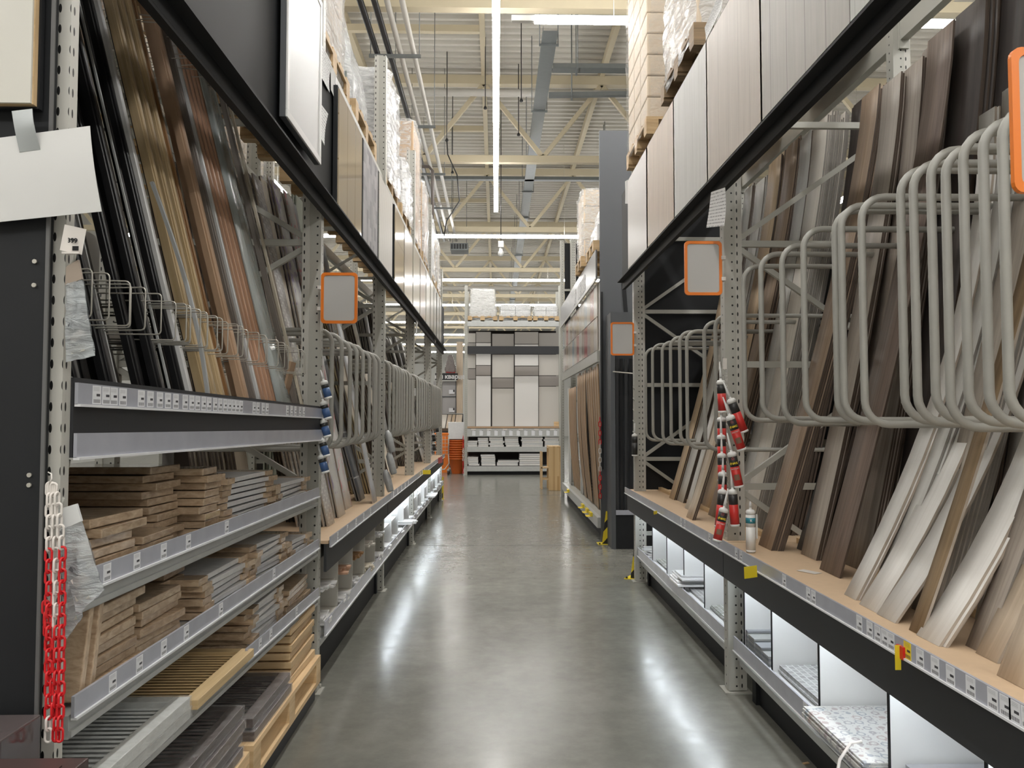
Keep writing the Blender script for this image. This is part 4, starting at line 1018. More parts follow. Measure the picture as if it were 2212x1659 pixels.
for (a, b_, m, lab) in (
    (1357, 1397, paint('blank_pinkish', (.46, .43, .40), .35), 'plain pinkish white sample board at the far end of the right band'),
    (1397.5, 1455, mat_lines('oak_boards', (.44, .34, .25), (.28, .21, .15), .17, 0, .4, .02, .12), 'light oak plank sample board, second from the far end on the right'),
    (1457, 1527, mat_lines('white_boards', (.47, .47, .45), (.30, .30, .285), .17, 0, .4, .02, .1), 'whitish grained plank sample board, third from the far end on the right'),
    (1530, 1645, mat_lines('beige_boards', (.44, .385, .33), (.24, .2, .165), .17, 0, .4, .02, .1), 'beige plank sample board, fourth from the far end on the right'),
    (1649, 1836, mat_lines('grey_beige_boards', (.39, .37, .34), (.12, .1, .09), .19, 0, .4, .022, .1), 'large greyish beige plank sample board at the upper right'),
    (1850, 2300, mat_lines('pale_green_boards', (.47, .48, .45), (.3, .3, .28), .19, 0, .4, .02, .08), 'pale grey sample board cut by the top right edge')):
    wallboard(1, XR, at(a, 500, X=XR).y, at(b_, 300, X=XR).y, 2.865, 3.70, m, lab)

# papers taped to things
def sheet(pts, mat, name, lab, cat='paper sheet', th=.0015, parent=None):
    """pts: 4 corners, slightly curled between them"""
    a, b_, c, d = [Vector(p) for p in pts]; n = (b_ - a).cross(d - a).normalized(); g = []
    for side_ in (0, 1):
        rows = []
        for i in range(7):
            r = []
            for j in range(7):
                u, v = i / 6, j / 6; p = a.lerp(d, u).lerp(b_.lerp(c, u), v); r.append(p + n * (.006 * math.sin(u * 2.6) * (.5 + v) + side_ * th))
            rows.append(r)
        g.append(rows)
    m = MB(); m.grid(g[1]); m.grid([r[::-1] for r in g[0]])
    for k in range(6):
        for (p, q) in (((0, k), (0, k + 1)), ((6, k + 1), (6, k)), ((k + 1, 0), (k, 0)), ((k, 6), (k + 1, 6))):
            b0 = len(m.v); m.v += [g[0][p[0]][p[1]], g[0][q[0]][q[1]], g[1][q[0]][q[1]], g[1][p[0]][p[1]]]; m.face([b0, b0 + 1, b0 + 2, b0 + 3], [(0, 0)] * 4)
    o = m.build(name, mat, parent)
    if parent is None: tag(o, lab, cat)
    return o
def noticem(name):
    q = NT(name); b = q.b; uv = q.n('ShaderNodeUVMap'); sp = q.n('ShaderNodeSeparateXYZ'); q.l(uv, 0, sp, 0)
    m1 = q.n('ShaderNodeMath', operation='MULTIPLY'); m1.inputs[1].default_value = 11; q.l(sp, 0, m1, 0); f = q.n('ShaderNodeMath', operation='FRACT'); q.l(m1, 0, f, 0)
    g = q.n('ShaderNodeMath', operation='GREATER_THAN'); g.inputs[1].default_value = .62; q.l(f, 0, g, 0)
    mp = q.n('ShaderNodeMapping'); mp.inputs['Scale'].default_value = (11, 26, 1); q.l(uv, 0, mp, 0); no = q.n('ShaderNodeTexNoise', Scale=1.0); q.l(mp, 0, no, 0)
    g2 = q.n('ShaderNodeMath', operation='GREATER_THAN'); g2.inputs[1].default_value = .48; q.l(no, 'Fac', g2, 0)
    mm = q.n('ShaderNodeMath', operation='MULTIPLY'); q.l(g, 0, mm, 0); q.l(g2, 0, mm, 1); mm2 = q.n('ShaderNodeMath', operation='MULTIPLY'); mm2.inputs[1].default_value = .75; q.l(mm, 0, mm2, 0)
    mx = q.n('ShaderNodeMix', data_type='RGBA'); mx.inputs[6].default_value = (.72, .72, .72, 1); mx.inputs[7].default_value = (.12, .12, .13, 1)
    q.l(mm2, 0, mx, 0); q.t.links.new(mx.outputs[2], b.inputs['Base Color']); b.inputs['Roughness'].default_value = .6; return q.m
notice = noticem('printed_notice')
def psheet(px4, X, mat, name, lab, dx=(0, 0, 0, 0)): return sheet([at(p[0], p[1], X=X + d) for p, d in zip(px4, dx)], mat, name, lab)
psheet(((680, 206), (709, 246), (703, 314), (690, 290)), -.955, notice, 'taped_notice', 'printed white notice hanging over the lower edge of the left black band', (0, 0, .02, .02))
psheet(((692, 90), (716, 135), (714, 200), (694, 165)), -.95, notice, 'taped_notice', 'white notice above, taped between two left sample boards')
psheet(((716, 140), (727, 165), (726, 215), (716, 195)), -.95, paperm, 'taped_notice', 'small white slip taped left of the beige marble board')
psheet(((938, 705), (942, 700), (944, 735), (940, 742)), -.955, paperm, 'taped_notice', 'tiny white slip at the far end of the left band')
psheet(((900, 693), (903, 697), (902, 728), (899, 720)), -.955, paperm, 'taped_notice', 'small white slip hanging under the middle of the left band')
# white paper with tape on the near left end panel
YP = 1.735
def onY(px, py, Y=YP): return at(px, py, Y=Y)
T_ = empty('taped_paper', onY(90, 470))
sheet([onY(-70, 308), onY(197, 274), onY(220, 457), onY(-70, 487)][::-1], paperm, 'sheet', '', parent=T_)
o = sheet([onY(27, 241, YP - .006), onY(73, 237, YP - .006), onY(88, 324, YP - .006), onY(43, 329, YP - .006)][::-1], paint('silver_tape', (.36, .38, .38), .35, .3), 'adhesive_tape', '', parent=T_)
o['label'] = 'silver grey strip of tape'
tag(T_, 'blank white paper stuck on the near left end panel with grey tape', 'paper sheet')
# near end panel and the cream board on it
def near_end():
    t = empty('gondola_end', (-1.6, 1.79, 0)); x1 = onY(97, 900, 1.76).x
    MB().box(-2.3, x1, 1.762, 1.777, 0, 3.6).build('panel_sheet', blackm, t, bevel=.001)
    MB().box(x1 - .006, x1 + .002, 1.757, 1.7619, 0, 3.6).build('corner_edge', paint('edge_scratched', (.12, .12, .12), .4), t)
    for z in (onY(50, 560).z, onY(50, 612).z, onY(50, 1008).z - .02, onY(50, 1050).z): MB().cyl((onY(60, 600).x, 1.7619, z), (onY(60, 600).x, 1.757, z), .005, 10).build('screw', wirem, t)
    tag(t, 'tall black end panel facing the camera at the left edge', 'end panel')
    t = empty('cream_board', (-1.4, 1.76, 2.2)); z0 = onY(40, 228).z; xr = onY(79, 120).x
    MB().box(-1.9, xr, YP - .008, YP + .006, z0, 3.1).build('board_core', pine, t); MB().box(-1.9, xr - .003, YP - .014, YP - .0081, z0 + .001, 3.1).build('cream_face', paint('cream_face', (.60, .585, .53), .45), t)
    MB().box(-1.9, xr + .004, YP + .0065, YP + .0215, z0 - .004, 3.1).build('black_backer', blackm, t)
    tag(t, 'large cream board with thin wood edge on the near left end panel', 'sample board')
near_end()

# ------------------------------------------------------------------ orange framed signs
def sign(c, w_, h, lab, rz=0, tube=True):
    t = empty('sign_holder', c); c = Vector(c); M = Matrix.Translation(c) @ Matrix.Rotation(rz, 4, 'Z')
    def rr(w2, h2, r, y0, y1):
        pts = []
        for (sx, sz, a0) in ((1, 1, 0), (-1, 1, 90), (-1, -1, 180), (1, -1, 270)):
            for k in range(5): a = R(a0 + 22.5 * k); pts.append((sx * (w2 - r) + r * math.cos(a), sz * (h2 - r) + r * math.sin(a)))
        return pts
    out = rr(w_ / 2, h / 2, .022, 0, 0); inn = rr(w_ / 2 - .016, h / 2 - .016, .016, 0, 0); n = len(out); m = MB(); b0 = 0
    for (pts, y) in ((out, -.006), (inn, -.006), (out, .006), (inn, .006)): m.v += [M @ Vector((p[0], y, p[1])) for p in pts]
    for k in range(n):
        l = (k + 1) % n
        m.face([k, l, n + l, n + k][::-1], [(0, 0)] * 4); m.face([2 * n + k, 3 * n + k, 3 * n + l, 2 * n + l][::-1], [(0, 0)] * 4)
        m.face([k, 2 * n + k, 2 * n + l, l][::-1], [(0, 0)] * 4); m.face([n + k, n + l, 3 * n + l, 3 * n + k][::-1], [(0, 0)] * 4)
    m.build('orange_frame', orange, t)
    m = MB(); m.v = [M @ Vector((p[0] * .995, y, p[1] * .995)) for y in (-.002, .002) for p in inn]
    m.face(list(range(n))[::-1], [(0, 0)] * n); m.face([n + k for k in range(n)], [(0, 0)] * n)
    for k in range(n): l = (k + 1) % n; m.face([k, n + k, n + l, l], [(0, 0)] * 4)
    m.build('blank_insert', signg, t)
    return t
def sign_px(px0, py0, px1, py1, Y, lab, clip=1, rz=0):
    a = at(px0, py0, Y=Y); b_ = at(px1, py1, Y=Y); c = (a + b_) / 2
    t = sign(c, b_.x - a.x, a.z - b_.z, lab, rz); s_ = clip
    for dz in (.06, -.06):
        MB().box(c.x + s_ * (b_.x - a.x) / 2 - .004, c.x + s_ * ((b_.x - a.x) / 2 + .02), Y - .008, Y + .05, c.z + dz - .01, c.z + dz + .01).build('holder_clip', whitep, t)
    tag(t, lab, 'sign'); return t
sign_px(694, 589, 772, 699, 4.42, 'blank orange framed sign on the near left drilled post', -1)
sign_px(1478, 521, 1560, 638, 4.40, 'blank orange framed sign on the near right drilled post', 1)
sign_px(1319, 696, 1370, 768, 7.35, 'small blank orange framed sign on the far right drilled post', 1)
sign_px(2180, 104, 2300, 418, 1.62, 'orange framed sign cut off by the right edge of the photo', 1)
psheet(((1536, 415), (1566, 405), (1562, 488), (1525, 492)), 1.20, notice, 'taped_notice', 'printed white sheet hanging from the right black band above the sign')
psheet(((1350, 392), (1356, 388), (1356, 440), (1350, 440)), 1.2, paperm, 'taped_notice', 'little white slip at the far end of the right band')
psheet(((1522, 60), (1560, -30), (1556, 20), (1524, 88)), 1.2, notice, 'taped_notice', 'curled white notice on the upper edge of the right band')

# ------------------------------------------------------------------ pallets and wrapped loads overhead
def filmshell(parent, x0, x1, y0, y1, z0, z1, mat, amp=.02, taper=0, seed=0, name='stretch_film'):
    rnd = random.Random(seed); m = MB(); nz, nr = 14, 36; cx, cy = (x0 + x1) / 2, (y0 + y1) / 2; rings = []
    for i in range(nz + 1):
        v = i / nz; z = z0 + (z1 - z0) * v; f = 1 - taper * max(0, v - .25) / .75; ring = []
        for k in range(nr):
            a = 2 * math.pi * k / nr; c, s_ = math.cos(a), math.sin(a); q = max(abs(c), abs(s_)); ux, uy = c / q, s_ / q
            d = 1 + (rnd.random() - .35) * amp
            ring.append(Vector((cx + ux * (x1 - x0) / 2 * f * d, cy + uy * (y1 - y0) / 2 * f * d, z + (rnd.random() - .5) * .02)))
        rings.append(ring)
    for i in range(nz + 1): m.v += rings[i]
    for i in range(nz):
        for k in range(nr):
            l = (k + 1) % nr; m.face([i * nr + k, i * nr + l, (i + 1) * nr + l, (i + 1) * nr + k], [(0, 0)] * 4, True)
    m.face([nz * nr + k for k in range(nr)], [(0, 0)] * nr)
    return m.build(name, mat, parent)
def load(x0, x1, y0, y1, z, h, lab, nx, ny, nz, cm, fm, taper=0, seed=1, amp=.03, shell=True, cname='carton', gap=.004, grp=None):
    t = empty('wrapped_load', ((x0 + x1) / 2, (y0 + y1) / 2, z)); dx, dy, dz = (x1 - x0) / nx, (y1 - y0) / ny, h / nz; rnd = random.Random(seed)
    src = {}
    for k in range(nz):
        f = 1 - taper * (k / nz)
        for i in range(nx):
            for j in range(ny):
                if 0 < i < nx - 1 and 0 < j < ny - 1 and k < nz - 1: continue
                cx, cy = (x0 + x1) / 2, (y0 + y1) / 2
                X0 = cx + (x0 + dx * i - cx) * f; Y0 = cy + (y0 + dy * j - cy) * f; jj = rnd.uniform(-.004, .004)
                o = MB().box(X0 + gap, X0 + dx * f - gap, Y0 + gap + jj, Y0 + dy * f - gap + jj, z + dz * k + .001, z + dz * (k + 1) - gap / 2).build(cname, cm, t, bevel=min(.012, dz * .2))
    if shell: filmshell(t, x0 - .02, x1 + .02, y0 - .02, y1 + .02, z - .10, z + h + .02, fm, amp, taper, seed)
    tag(t, lab, 'wrapped goods', grp); return t
PZ = 3.722
def lp(y0, l, lab): return pallet(-2.0, y0, .98, l, PZ, lab + ' on top of the left rack', palletw, True, None, 'x')
lp(4.42, 1.0, 'nearest pallet, under beige wrapped packs,'); load(-1.98, -1.06, 4.46, 5.38, PZ + .146, .95, 'beige wrapped packs on the nearest overhead left pallet', 2, 3, 5, cartong, filmd, 0, 3)
lp(5.66, 1.0, 'second pallet, under a pointed grey bale,'); load(-1.90, -1.10, 5.74, 6.56, PZ + .146, 1.5, 'pointed grey bale in stretch film beside the first tall left post', 2, 2, 6, paint('dark_goods', (.16, .19, .18), .5), filmd, .75, 5, .05)
lp(7.22, .95, 'third pallet, under ribbed white goods,'); load(-1.98, -1.02, 7.26, 8.12, PZ + .146, .93, 'white ribbed goods in crumpled film past the first tall left post', 2, 2, 12, whiteg, filmd, 0, 8, .06, gap=.012)
lp(8.45, .95, 'fourth pallet, under low white goods,'); load(-1.98, -1.02, 8.5, 9.35, PZ + .146, .5, 'low white goods in film before the tall brown cartons', 2, 3, 4, whiteg, filmd, 0, 9, .05)
lp(9.78, .95, 'fifth pallet, under brown cartons,'); load(-1.98, -1.04, 9.82, 10.66, PZ + .146, 1.42, 'tall stack of brown cartons wrapped in film on the left rack', 2, 2, 3, cartonm, filmm, 0, 10, .03)
lp(10.95, .95, 'sixth pallet, under brown cartons,'); load(-1.98, -1.04, 11.0, 11.86, PZ + .146, 1.0, 'shorter stack of brown cartons wrapped in film on the left rack', 2, 2, 3, cartonm, filmd, 0, 11, .03)
lp(12.25, .95, 'seventh pallet'); load(-1.98, -1.04, 12.3, 13.15, PZ + .146, .85, 'white wrapped goods on the seventh overhead left pallet', 2, 3, 5, whiteg, filmd, 0, 12, .05)
lp(13.45, .95, 'eighth pallet'); load(-1.98, -1.04, 13.5, 14.35, PZ + .146, .75, 'white wrapped goods on the farthest overhead left pallet', 2, 3, 4, cartong, filmd, 0, 13, .05)
PR = 3.862
pallet(1.23, 6.32, 1.1, .98, PR, 'pallet under the beige paper bales on top of the right rack', palletw, True, None, 'x')
load(1.24, 2.2, 6.35, 7.27, PR + .146, 1.95, 'tall stack of beige paper bales in shiny film on the right rack', 3, 3, 11, paint('paper_bale', (.60, .50, .38), .6, 0, .1, 8), film('bale_film', (.9, .9, .9), (.03, .30), 9, .1), 0, 20, .04, gap=.006, cname='paper_bale')
pallet(1.23, 4.78, 1.1, .98, PR, 'nearer dark pallet on top of the right rack', wood('dark_pallet_wood', (.16, .11, .06), (.30, .20, .11), .6), True, None, 'x')
load(1.26, 2.2, 4.82, 5.72, PR + .146, .9, 'film wrapped pale cartons on the nearer overhead right pallet', 2, 3, 4, cartong, filmd, 0, 21, .05)
for k, y in enumerate((2.1, 3.22)):
    pallet(-2.02, y, .95, 1.0, PZ, 'pallet over the nearest left bay, %s one' % ('nearer', 'farther')[k], palletw, True, None, 'x'); load(-2.0, -1.1, y + .03, y + .97, PZ + .146, .8, 'brown wrapped boards over the nearest left bay, %s' % ('nearer', 'farther')[k], 1, 3, 5, kraft, filmm, 0, 33 + k, .04)
for k in range(6):
    y = 2.5 + 1.08 * k; lab = 'brown boards in film on the rack behind the left one, %s from the camera' % ORD[k]
    pallet(-3.58, y, 1.0, .98, PZ, 'pallet on the rack behind the left one, %s from the camera' % ORD[k], palletw, k < 3, None, 'x'); load(-3.55, -2.6, y + .03, y + .93, PZ + .146, .9, lab, 2, 2, 5, kraft if k % 2 == 0 else cartong, filmm, 0, 60 + k, .05)
# plaster bags on the rear rack, seen through the nearest bay
for k in range(5):
    m = MB(); g = []; x0 = -2.62 - .12 * k
    m.lathe((0, 0, 0), [(.01, 0), (.16, .02), (.19, .25), (.18, .5), (.12, .6), (.01, .62)], 14)
    o = m.build('plaster_bag', paperm); o.scale = (.35, 1.2, 1); o.location = (x0 - .1, 5.2 + .4 * k, 3.12 if False else 2.161); tag(o, 'pale bag standing on the rack behind the left one', 'bag', 'bags on the rear rack')
# dark rail with a row of small white tags under the storage level
def tagrail():
    t = empty('cross_rail', (-1.6, 5.55, 3.5)); a = at(470, 207, Y=5.6); b_ = at(652, 207, Y=5.6)
    MB().box(a.x, b_.x, 5.6, 5.62, a.z - .07, a.z + .07).build('dark_plate', paint('brown_plate', (.05, .042, .036), .5), t)
    for p in (493, 510, 528, 546, 600, 618): c = at(p, 197, Y=5.597); MB().box(c.x - .012, c.x + .012, 5.5965, 5.5985, c.z - .008, c.z + .008).build('small_label', whitep, t)
    z = at(560, 236, Y=5.64).z; MB().box(-2.15, -1.05, 5.63, 5.69, z - .035, z + .035).build('cream_bar', steel, t)
    tag(t, 'dark cross plate with six tiny labels over a cream bar, upper left', 'rail')
tagrail()

# ------------------------------------------------------------------ second right rack (past the cross passage) and its end panels
R2 = 1.29
def rack2():
    t = empty('gondola_end', (1.7, 9.75, 0)); MB().box(1.30, 2.6, 9.74, 9.78, 0, 5.15).build('panel_sheet', darkm, t, bevel=.002)
    MB().box(1.305, 1.33, 9.70, 9.7395, .9, 3.1).build('black_edge_strip', blackm, t)
    a = at(1347, 610, Y=9.735); b_ = at(1352, 675, Y=9.735); MB().bar(a, b_, .05, .006, (0, 1, 0)).build('black_tape', blackm, t); tag(t, 'very tall dark grey panel closing the second right rack', 'end panel')
    t = empty('end_display', (1.9, 9.3, 0)); xa = at(1320, 900, Y=9.25).x
    zt = at(1340, 674, Y=9.25).z
    MB().box(xa, 2.5, 9.62, 9.68, 0, zt).build('back_sheet', darkm, t); MB().box(xa, xa + .05, 9.25, 9.62, 0, zt).build('side_cheek', darkm, t)
    MB().box(xa + .05, 2.5, 9.25, 9.62, zt - .22, zt).build('top_box', darkm, t); MB().box(xa + .05, 2.5, 9.25, 9.62, 0, .42).build('plinth', blackm, t)
    MB().box(xa + .05, 2.5, 9.235, 9.2495, .40, .455).build('price_rail', stripm, t)
    MB().tube([(xa + .02, 9.22, at(1323, 803, Y=9.22).z), (xa + .35, 9.22, at(1323, 803, Y=9.22).z - .03)], .008, 8).build('guard_rod', wirem, t)
    tag(t, 'dark grey display bay of black trims beside the second right rack', 'display')
    for k in range(9):
        x = xa + .09 + .055 * k; o = MB().bar((x, 9.40 + .02 * (k % 3), .421), (x + .02, 9.5, 2.25), .035, .02, (0, 1, 0)).build('trim_moulding', T['black' if k % 2 else 'char']); tag(o, 'black trim standing upright in the dark end display', 'moulding', 'black trims of the end display')
rack2()
# its uprights, sign band, tile samples and big sheets
for k, y in enumerate((9.92, 12.55, 15.2)):
    frame(R2 + .16, y, 3.3 if k == 0 else (3.6, 3.6, 5.0)[k], 2.45, 'cream upright of the second right rack, %s from the camera' % ORD[k], 1)
def y2(px, X=R2): return at(px, 800, X=X).y
t = empty('sign_band', (R2, 12.5, 3.2)); 
a0, a1 = y2(1294) , y2(1213)
MB().box(R2 - .03, R2 - .01, 9.85, 15.2, 3.28, 3.66).build('band_sheet', paint('band_graphite', (.13, .13, .135), .3), t); MB().box(R2 - .04, R2 - .03, 9.85, 15.2, 3.26, 3.29).build('band_lip', steel, t)
for (ya_, yb_) in ((11.0, 11.5), (11.6, 11.95), (12.3, 12.6)):
    MB().box(R2 - .034, R2 - .0305, ya_, yb_, 3.33, 3.55).build('white_label', notice, t)
tag(t, 'graphite sign band with white labels along the second right rack', 'sign band')
cols = [(.55, .50, .44), (.62, .58, .52), (.42, .35, .29), (.50, .40, .30), (.40, .44, .46), (.66, .63, .58), (.45, .36, .32), (.60, .54, .46), (.50, .22, .20), (.56, .52, .5)]
rr_ = random.Random(4)
for r in range(2):
    for k in range(14):
        ya_ = 9.98 + k * .365; c = cols[(k * 3 + r * 5) % 10] if not (r == 0 and k == 3) else (.42, .12, .11)
        z0_ = 2.40 + .43 * r
        o = MB().box(R2 + .0, R2 + .012, ya_, ya_ + .35, z0_, z0_ + .42).build('tile_sample', paint('tile_c%d' % ((k * 3 + r * 5) % 10 if c != (.42, .12, .11) else 99), c, .12, 0, .06, 6), bevel=.002)
        tag(o, '%stile sample, %s from the near end, %s row, second right rack' % ('red ' if c == (.42, .12, .11) else '', ORD[k], ('lower', 'upper')[r]), 'tile sample')
tag(MB().box(R2 + .02, R2 + .03, 9.86, 15.15, 2.38, 3.27).build('tile_backing', offw), 'pale backing board behind the tile samples of the second right rack', 'back panel')
tag(MB().box(R2 - .015, R2 + .02, 9.86, 15.15, 2.24, 2.38).build('lintel_beam', steel), 'cream beam under the tile samples of the second right rack', 'rack beam')
def bent_sheet(y, w_, x0, x1, bow, zb, zt, m, lab, grp=None):
    rows = []; mb = MB()
    for i in range(13):
        tt = i / 12; x = x0 + (x1 - x0) * tt - bow * math.sin(math.pi * tt); z = zb + (zt - zb) * tt; rows.append(((x, y + w_ / 2, z), (x, y - w_ / 2, z)))
    mb.strip(rows, .007, 1); o = mb.build('hardboard_sheet', [m, core]); tag(o, lab, 'sheet', grp)
hb = wood('hardboard', (.33, .205, .11), (.47, .31, .185), .5, 1, 12)
for k in range(11):
    bent_sheet(10.08 + .235 * k, .225, 1.40 + .006 * (k % 3), 1.30, .035 if k > 5 else .01, .30, 2.22 - .02 * (k % 3), hb, 'brown hardboard sheet, %s from the near end of the second right rack' % ORD[k])
for k in range(5): bent_sheet(13.15 + .26 * k, .25, 1.42, 1.33, .03, .30, 2.05, hb, 'brown hardboard sheet in the farther group, %s from its near end' % ORD[k])
for k in range(2): bent_sheet(12.72 + .2 * k, .18, 1.40, 1.36, .0, .30, 2.2, P['whitep'], 'white sheet between the brown hardboard groups, %s' % ('nearer', 'farther')[k])
for k in range(2): bent_sheet(14.5 + .24 * k, .22, 1.38, 1.36, .0, .30, 2.1, P['whitep'], 'white sheet at the far end of the second right rack, %s' % ('nearer', 'farther')[k])
t = empty('base_shelf', (R2, 12.5, 0)); MB().box(R2 - .02, R2 + .03, 9.86, 15.15, .16, .29).build('beam', galv, t); MB().box(R2 + .03, 2.3, 9.86, 15.15, .24, .29).build('shelf_board', steel, t); MB().box(R2 + .08, R2 + .10, 9.86, 15.15, 0, .16).build('kick_board', blackm, t)
tag(t, 'low base shelf along the second right rack', 'shelf')
tag(MB().box(1.62, 1.64, 9.9, 15.1, .3, 2.4).build('back_sheet', P['whitep']), 'white sheet behind the brown hardboard of the second right rack', 'back panel')
for k, y in enumerate((10.35, 10.75, 11.3, 13.6)):
    t = empty('price_flag', (R2 - .02, y, .29)); MB().box(R2 - .05, R2 - .0205, y, y + .2, .24, .29).build('holder', yellow, t); MB().box(R2 - .10, R2 - .0505, y + .02, y + .18, .235, .24).build('card', yellow, t)
    tag(t, 'yellow card holder at the foot of the second right rack, %s from the near end' % ORD[k], 'card holder')
pallet(1.2, 11.0, .9, .8, 3.67, 'pallet under wrapped cartons over the second right rack', palletw, False, None, 'x'); load(1.24, 2.0, 11.0, 11.75, 3.816, .95, 'tall film wrapped cartons over the second right rack', 2, 2, 4, cartong, filmm, 0, 40, .04)
pallet(1.25, 10.0, .9, .8, 3.67, 'nearer pallet over the second right rack', palletw, False, None, 'x'); load(1.3, 2.0, 10.05, 10.75, 3.816, .45, 'white crumpled film bale over the second right rack', 2, 2, 2, whiteg, filmd, .3, 41, .09)
t = empty('tall_upright', (1.5, 15.3, 0)); MB().box(1.35, 1.62, 15.3, 15.34, 2.4, 4.95).build('black_sheet', blackm, t); MB().box(1.33, 1.64, 15.26, 15.29, 4.0, 4.04).build('cross_bar', steel, t); MB().box(1.26, 1.33, 15.26, 15.33, 0, 5.0).build('post', postm, t)
tag(t, 'tall cream post with a black sheet at the far end of the second right rack', 'rack frame')

# ------------------------------------------------------------------ end shelf facing the camera
YE = 21.0
def E(px, py=900, Y=YE): return at(px, py, Y=Y)
def endshelf():
    x0, x1 = E(1003).x, E(1214).x; zz = lambda py: E(1100, py).z
    t = empty('end_shelving', ((x0 + x1) / 2, YE, 0))
    for xa in (x0, x1 - .08):
        MB().box(xa, xa + .08, YE, YE + .1, 0, zz(617)).build('post', postm, t); MB().box(xa, xa + .08, YE + 1.0, YE + 1.1, 0, zz(617)).build('post', postm, t)
    for (a, b_, m, nm) in ((692, 705, galv, 'storage_beam'), (921, 925, kraft, 'worktop_board'), (926, 943, galv, 'price_beam'), (965, 976, galv, 'price_beam'), (1007, 1018, galv, 'base_beam')):
        MB().box(x0 + .08, x1 - .08, YE - .02, YE + .06, zz(b_), zz(a)).build(nm, m, t)
        MB().box(x0 + .08, x1 - .08, YE + .061, YE + 1.0, zz(a) - .06, zz(a) - .02).build('shelf_board', galv if a != 692 else darkm, t)
    for k in range(12): xa = E(1020 + 16 * k).x; MB().box(xa, xa + .09, YE - .023, YE - .0205, zz(941), zz(930)).build('price_card', cardm, t)
    for k in range(6): xa = E(1018 + 34 * k).x; MB().box(xa, xa + .12, YE - .04, YE - .0205, zz(929), zz(926)).build('rail_clip', whitep, t)
    MB().box(x0 + .08, x1 - .08, YE - .03, YE - .01, zz(765), zz(748)).build('dark_crossbar', fasciam, t)
    MB().box(x0 + .08, x1 - .08, YE + .95, YE + .96, 0.0, zz(706)).build('back_sheet', paint('dark_brown_back', (.03, .022, .02), .6), t)
    MB().box(x0 + .08, x1 - .08, YE + .10, YE + .12, 0, zz(1019)).build('kick_board', blackm, t)
    tag(t, 'shelving unit across the end of the aisle, full of white panels', 'shelving')
endshelf()
def doorcol(pa, pb, segs, lab, Y):
    t = empty('panel_sample', (E((pa + pb) / 2).x, Y, E(0, 922).z)); a, b_ = at(pa, 900, Y=Y).x, at(pb, 900, Y=Y).x
    for (ya_, yb_, m, nm) in segs:
        MB().box(a, b_, Y, Y + .03, at(1071, yb_, Y=Y).z + .002, at(1071, ya_, Y=Y).z).build(nm, m, t, bevel=.004)
    tag(t, lab, 'panel')
wA = paint('end_white', (.74, .72, .70), .4); wB = paint('end_greige', (.60, .57, .53), .4); wG = paint('end_band_grey', (.33, .30, .28), .5); wU = paint('end_upper_grey', (.40, .375, .35), .5)
doorcol(1006, 1027, ((720, 740, wB, 'upper_panel'), (741, 766, wU, 'grey_band'), (767, 796, wB, 'panel'), (797, 819, wG, 'grey_band'), (820, 921, wB, 'panel')), 'narrow greige wall panel at the left of the end shelf', YE + .30)
doorcol(1028, 1060, ((717, 740, wU, 'upper_panel'), (741, 752, wA, 'white_band'), (753, 789, wA, 'panel'), (790, 811, wG, 'grey_band'), (812, 921, wA, 'panel')), 'white wall panel second from the left on the end shelf', YE + .22)
doorcol(1063, 1110, ((721, 750, wU, 'upper_panel'), (766, 816, wB, 'panel'), (817, 838, wG, 'grey_band'), (839, 921, wB, 'panel')), 'greige wall panel in the middle of the end shelf', YE + .28)
doorcol(1112, 1163, ((717, 743, wU, 'upper_panel'), (744, 750, wA, 'white_band'), (766, 790, wA, 'panel'), (791, 811, wG, 'grey_band'), (812, 921, wA, 'panel')), 'broad white wall panel, second from the right on the end shelf', YE + .20)
doorcol(1164, 1207, ((719, 750, wU, 'upper_panel'), (766, 811, wB, 'panel'), (812, 834, wG, 'grey_band'), (835, 921, wB, 'panel')), 'greige wall panel at the right of the end shelf', YE + .27)
o = MB().box(E(1197).x, E(1209).x, YE + .05, YE + .09, E(0, 921).z, E(0, 911).z).build('picture_frame', pine); tag(o, 'small wooden frame standing at the right end of the end shelf', 'frame')
def eboards(pa, pb, pyb, pyt, lab):
    n = max(1, round((pyb - pyt) / 4.2)); z0 = E(0, pyb).z + .004; z1 = E(0, pyt).z; h = (z1 - z0) / n
    for k in range(n):
        j = random.uniform(-.02, .02); o = MB().cbox(((E(pa).x + E(pb).x) / 2 + j, YE + .4, z0 + h * (k + .5)), (E(pb).x - E(pa).x - .02, .7, h * .88), 0, 0, 0).build('white_board', (wA, whiteg)[k % 2], bevel=.004)
        tag(o, 'top white board of the %s' % lab if k == n - 1 else 'white board in the %s' % lab, 'board', lab if k < n - 1 else None)
for a in ((1008, 1031, 966.5, 953, 'leftmost low pile on the upper lower shelf of the end unit'), (1032, 1056, 966.5, 946, 'second pile on the upper shelf of the end unit'), (1057, 1089, 966.5, 941, 'third pile on the upper shelf of the end unit'), (1091, 1122, 966.5, 940, 'fourth pile on the upper shelf of the end unit'),
          (1126, 1173, 966.5, 942, 'broad fifth pile on the upper shelf of the end unit'), (1175, 1208, 966.5, 941, 'sixth pile on the upper shelf of the end unit'),
          (1010, 1035, 1008, 989, 'leftmost pile on the bottom shelf of the end unit'), (1038, 1070, 1008, 983, 'second pile on the bottom shelf of the end unit'), (1074, 1121, 1008, 996, 'long low pile on the bottom shelf of the end unit'), (1122, 1171, 1008, 981, 'tall broad pile on the bottom shelf of the end unit')): eboards(*a)
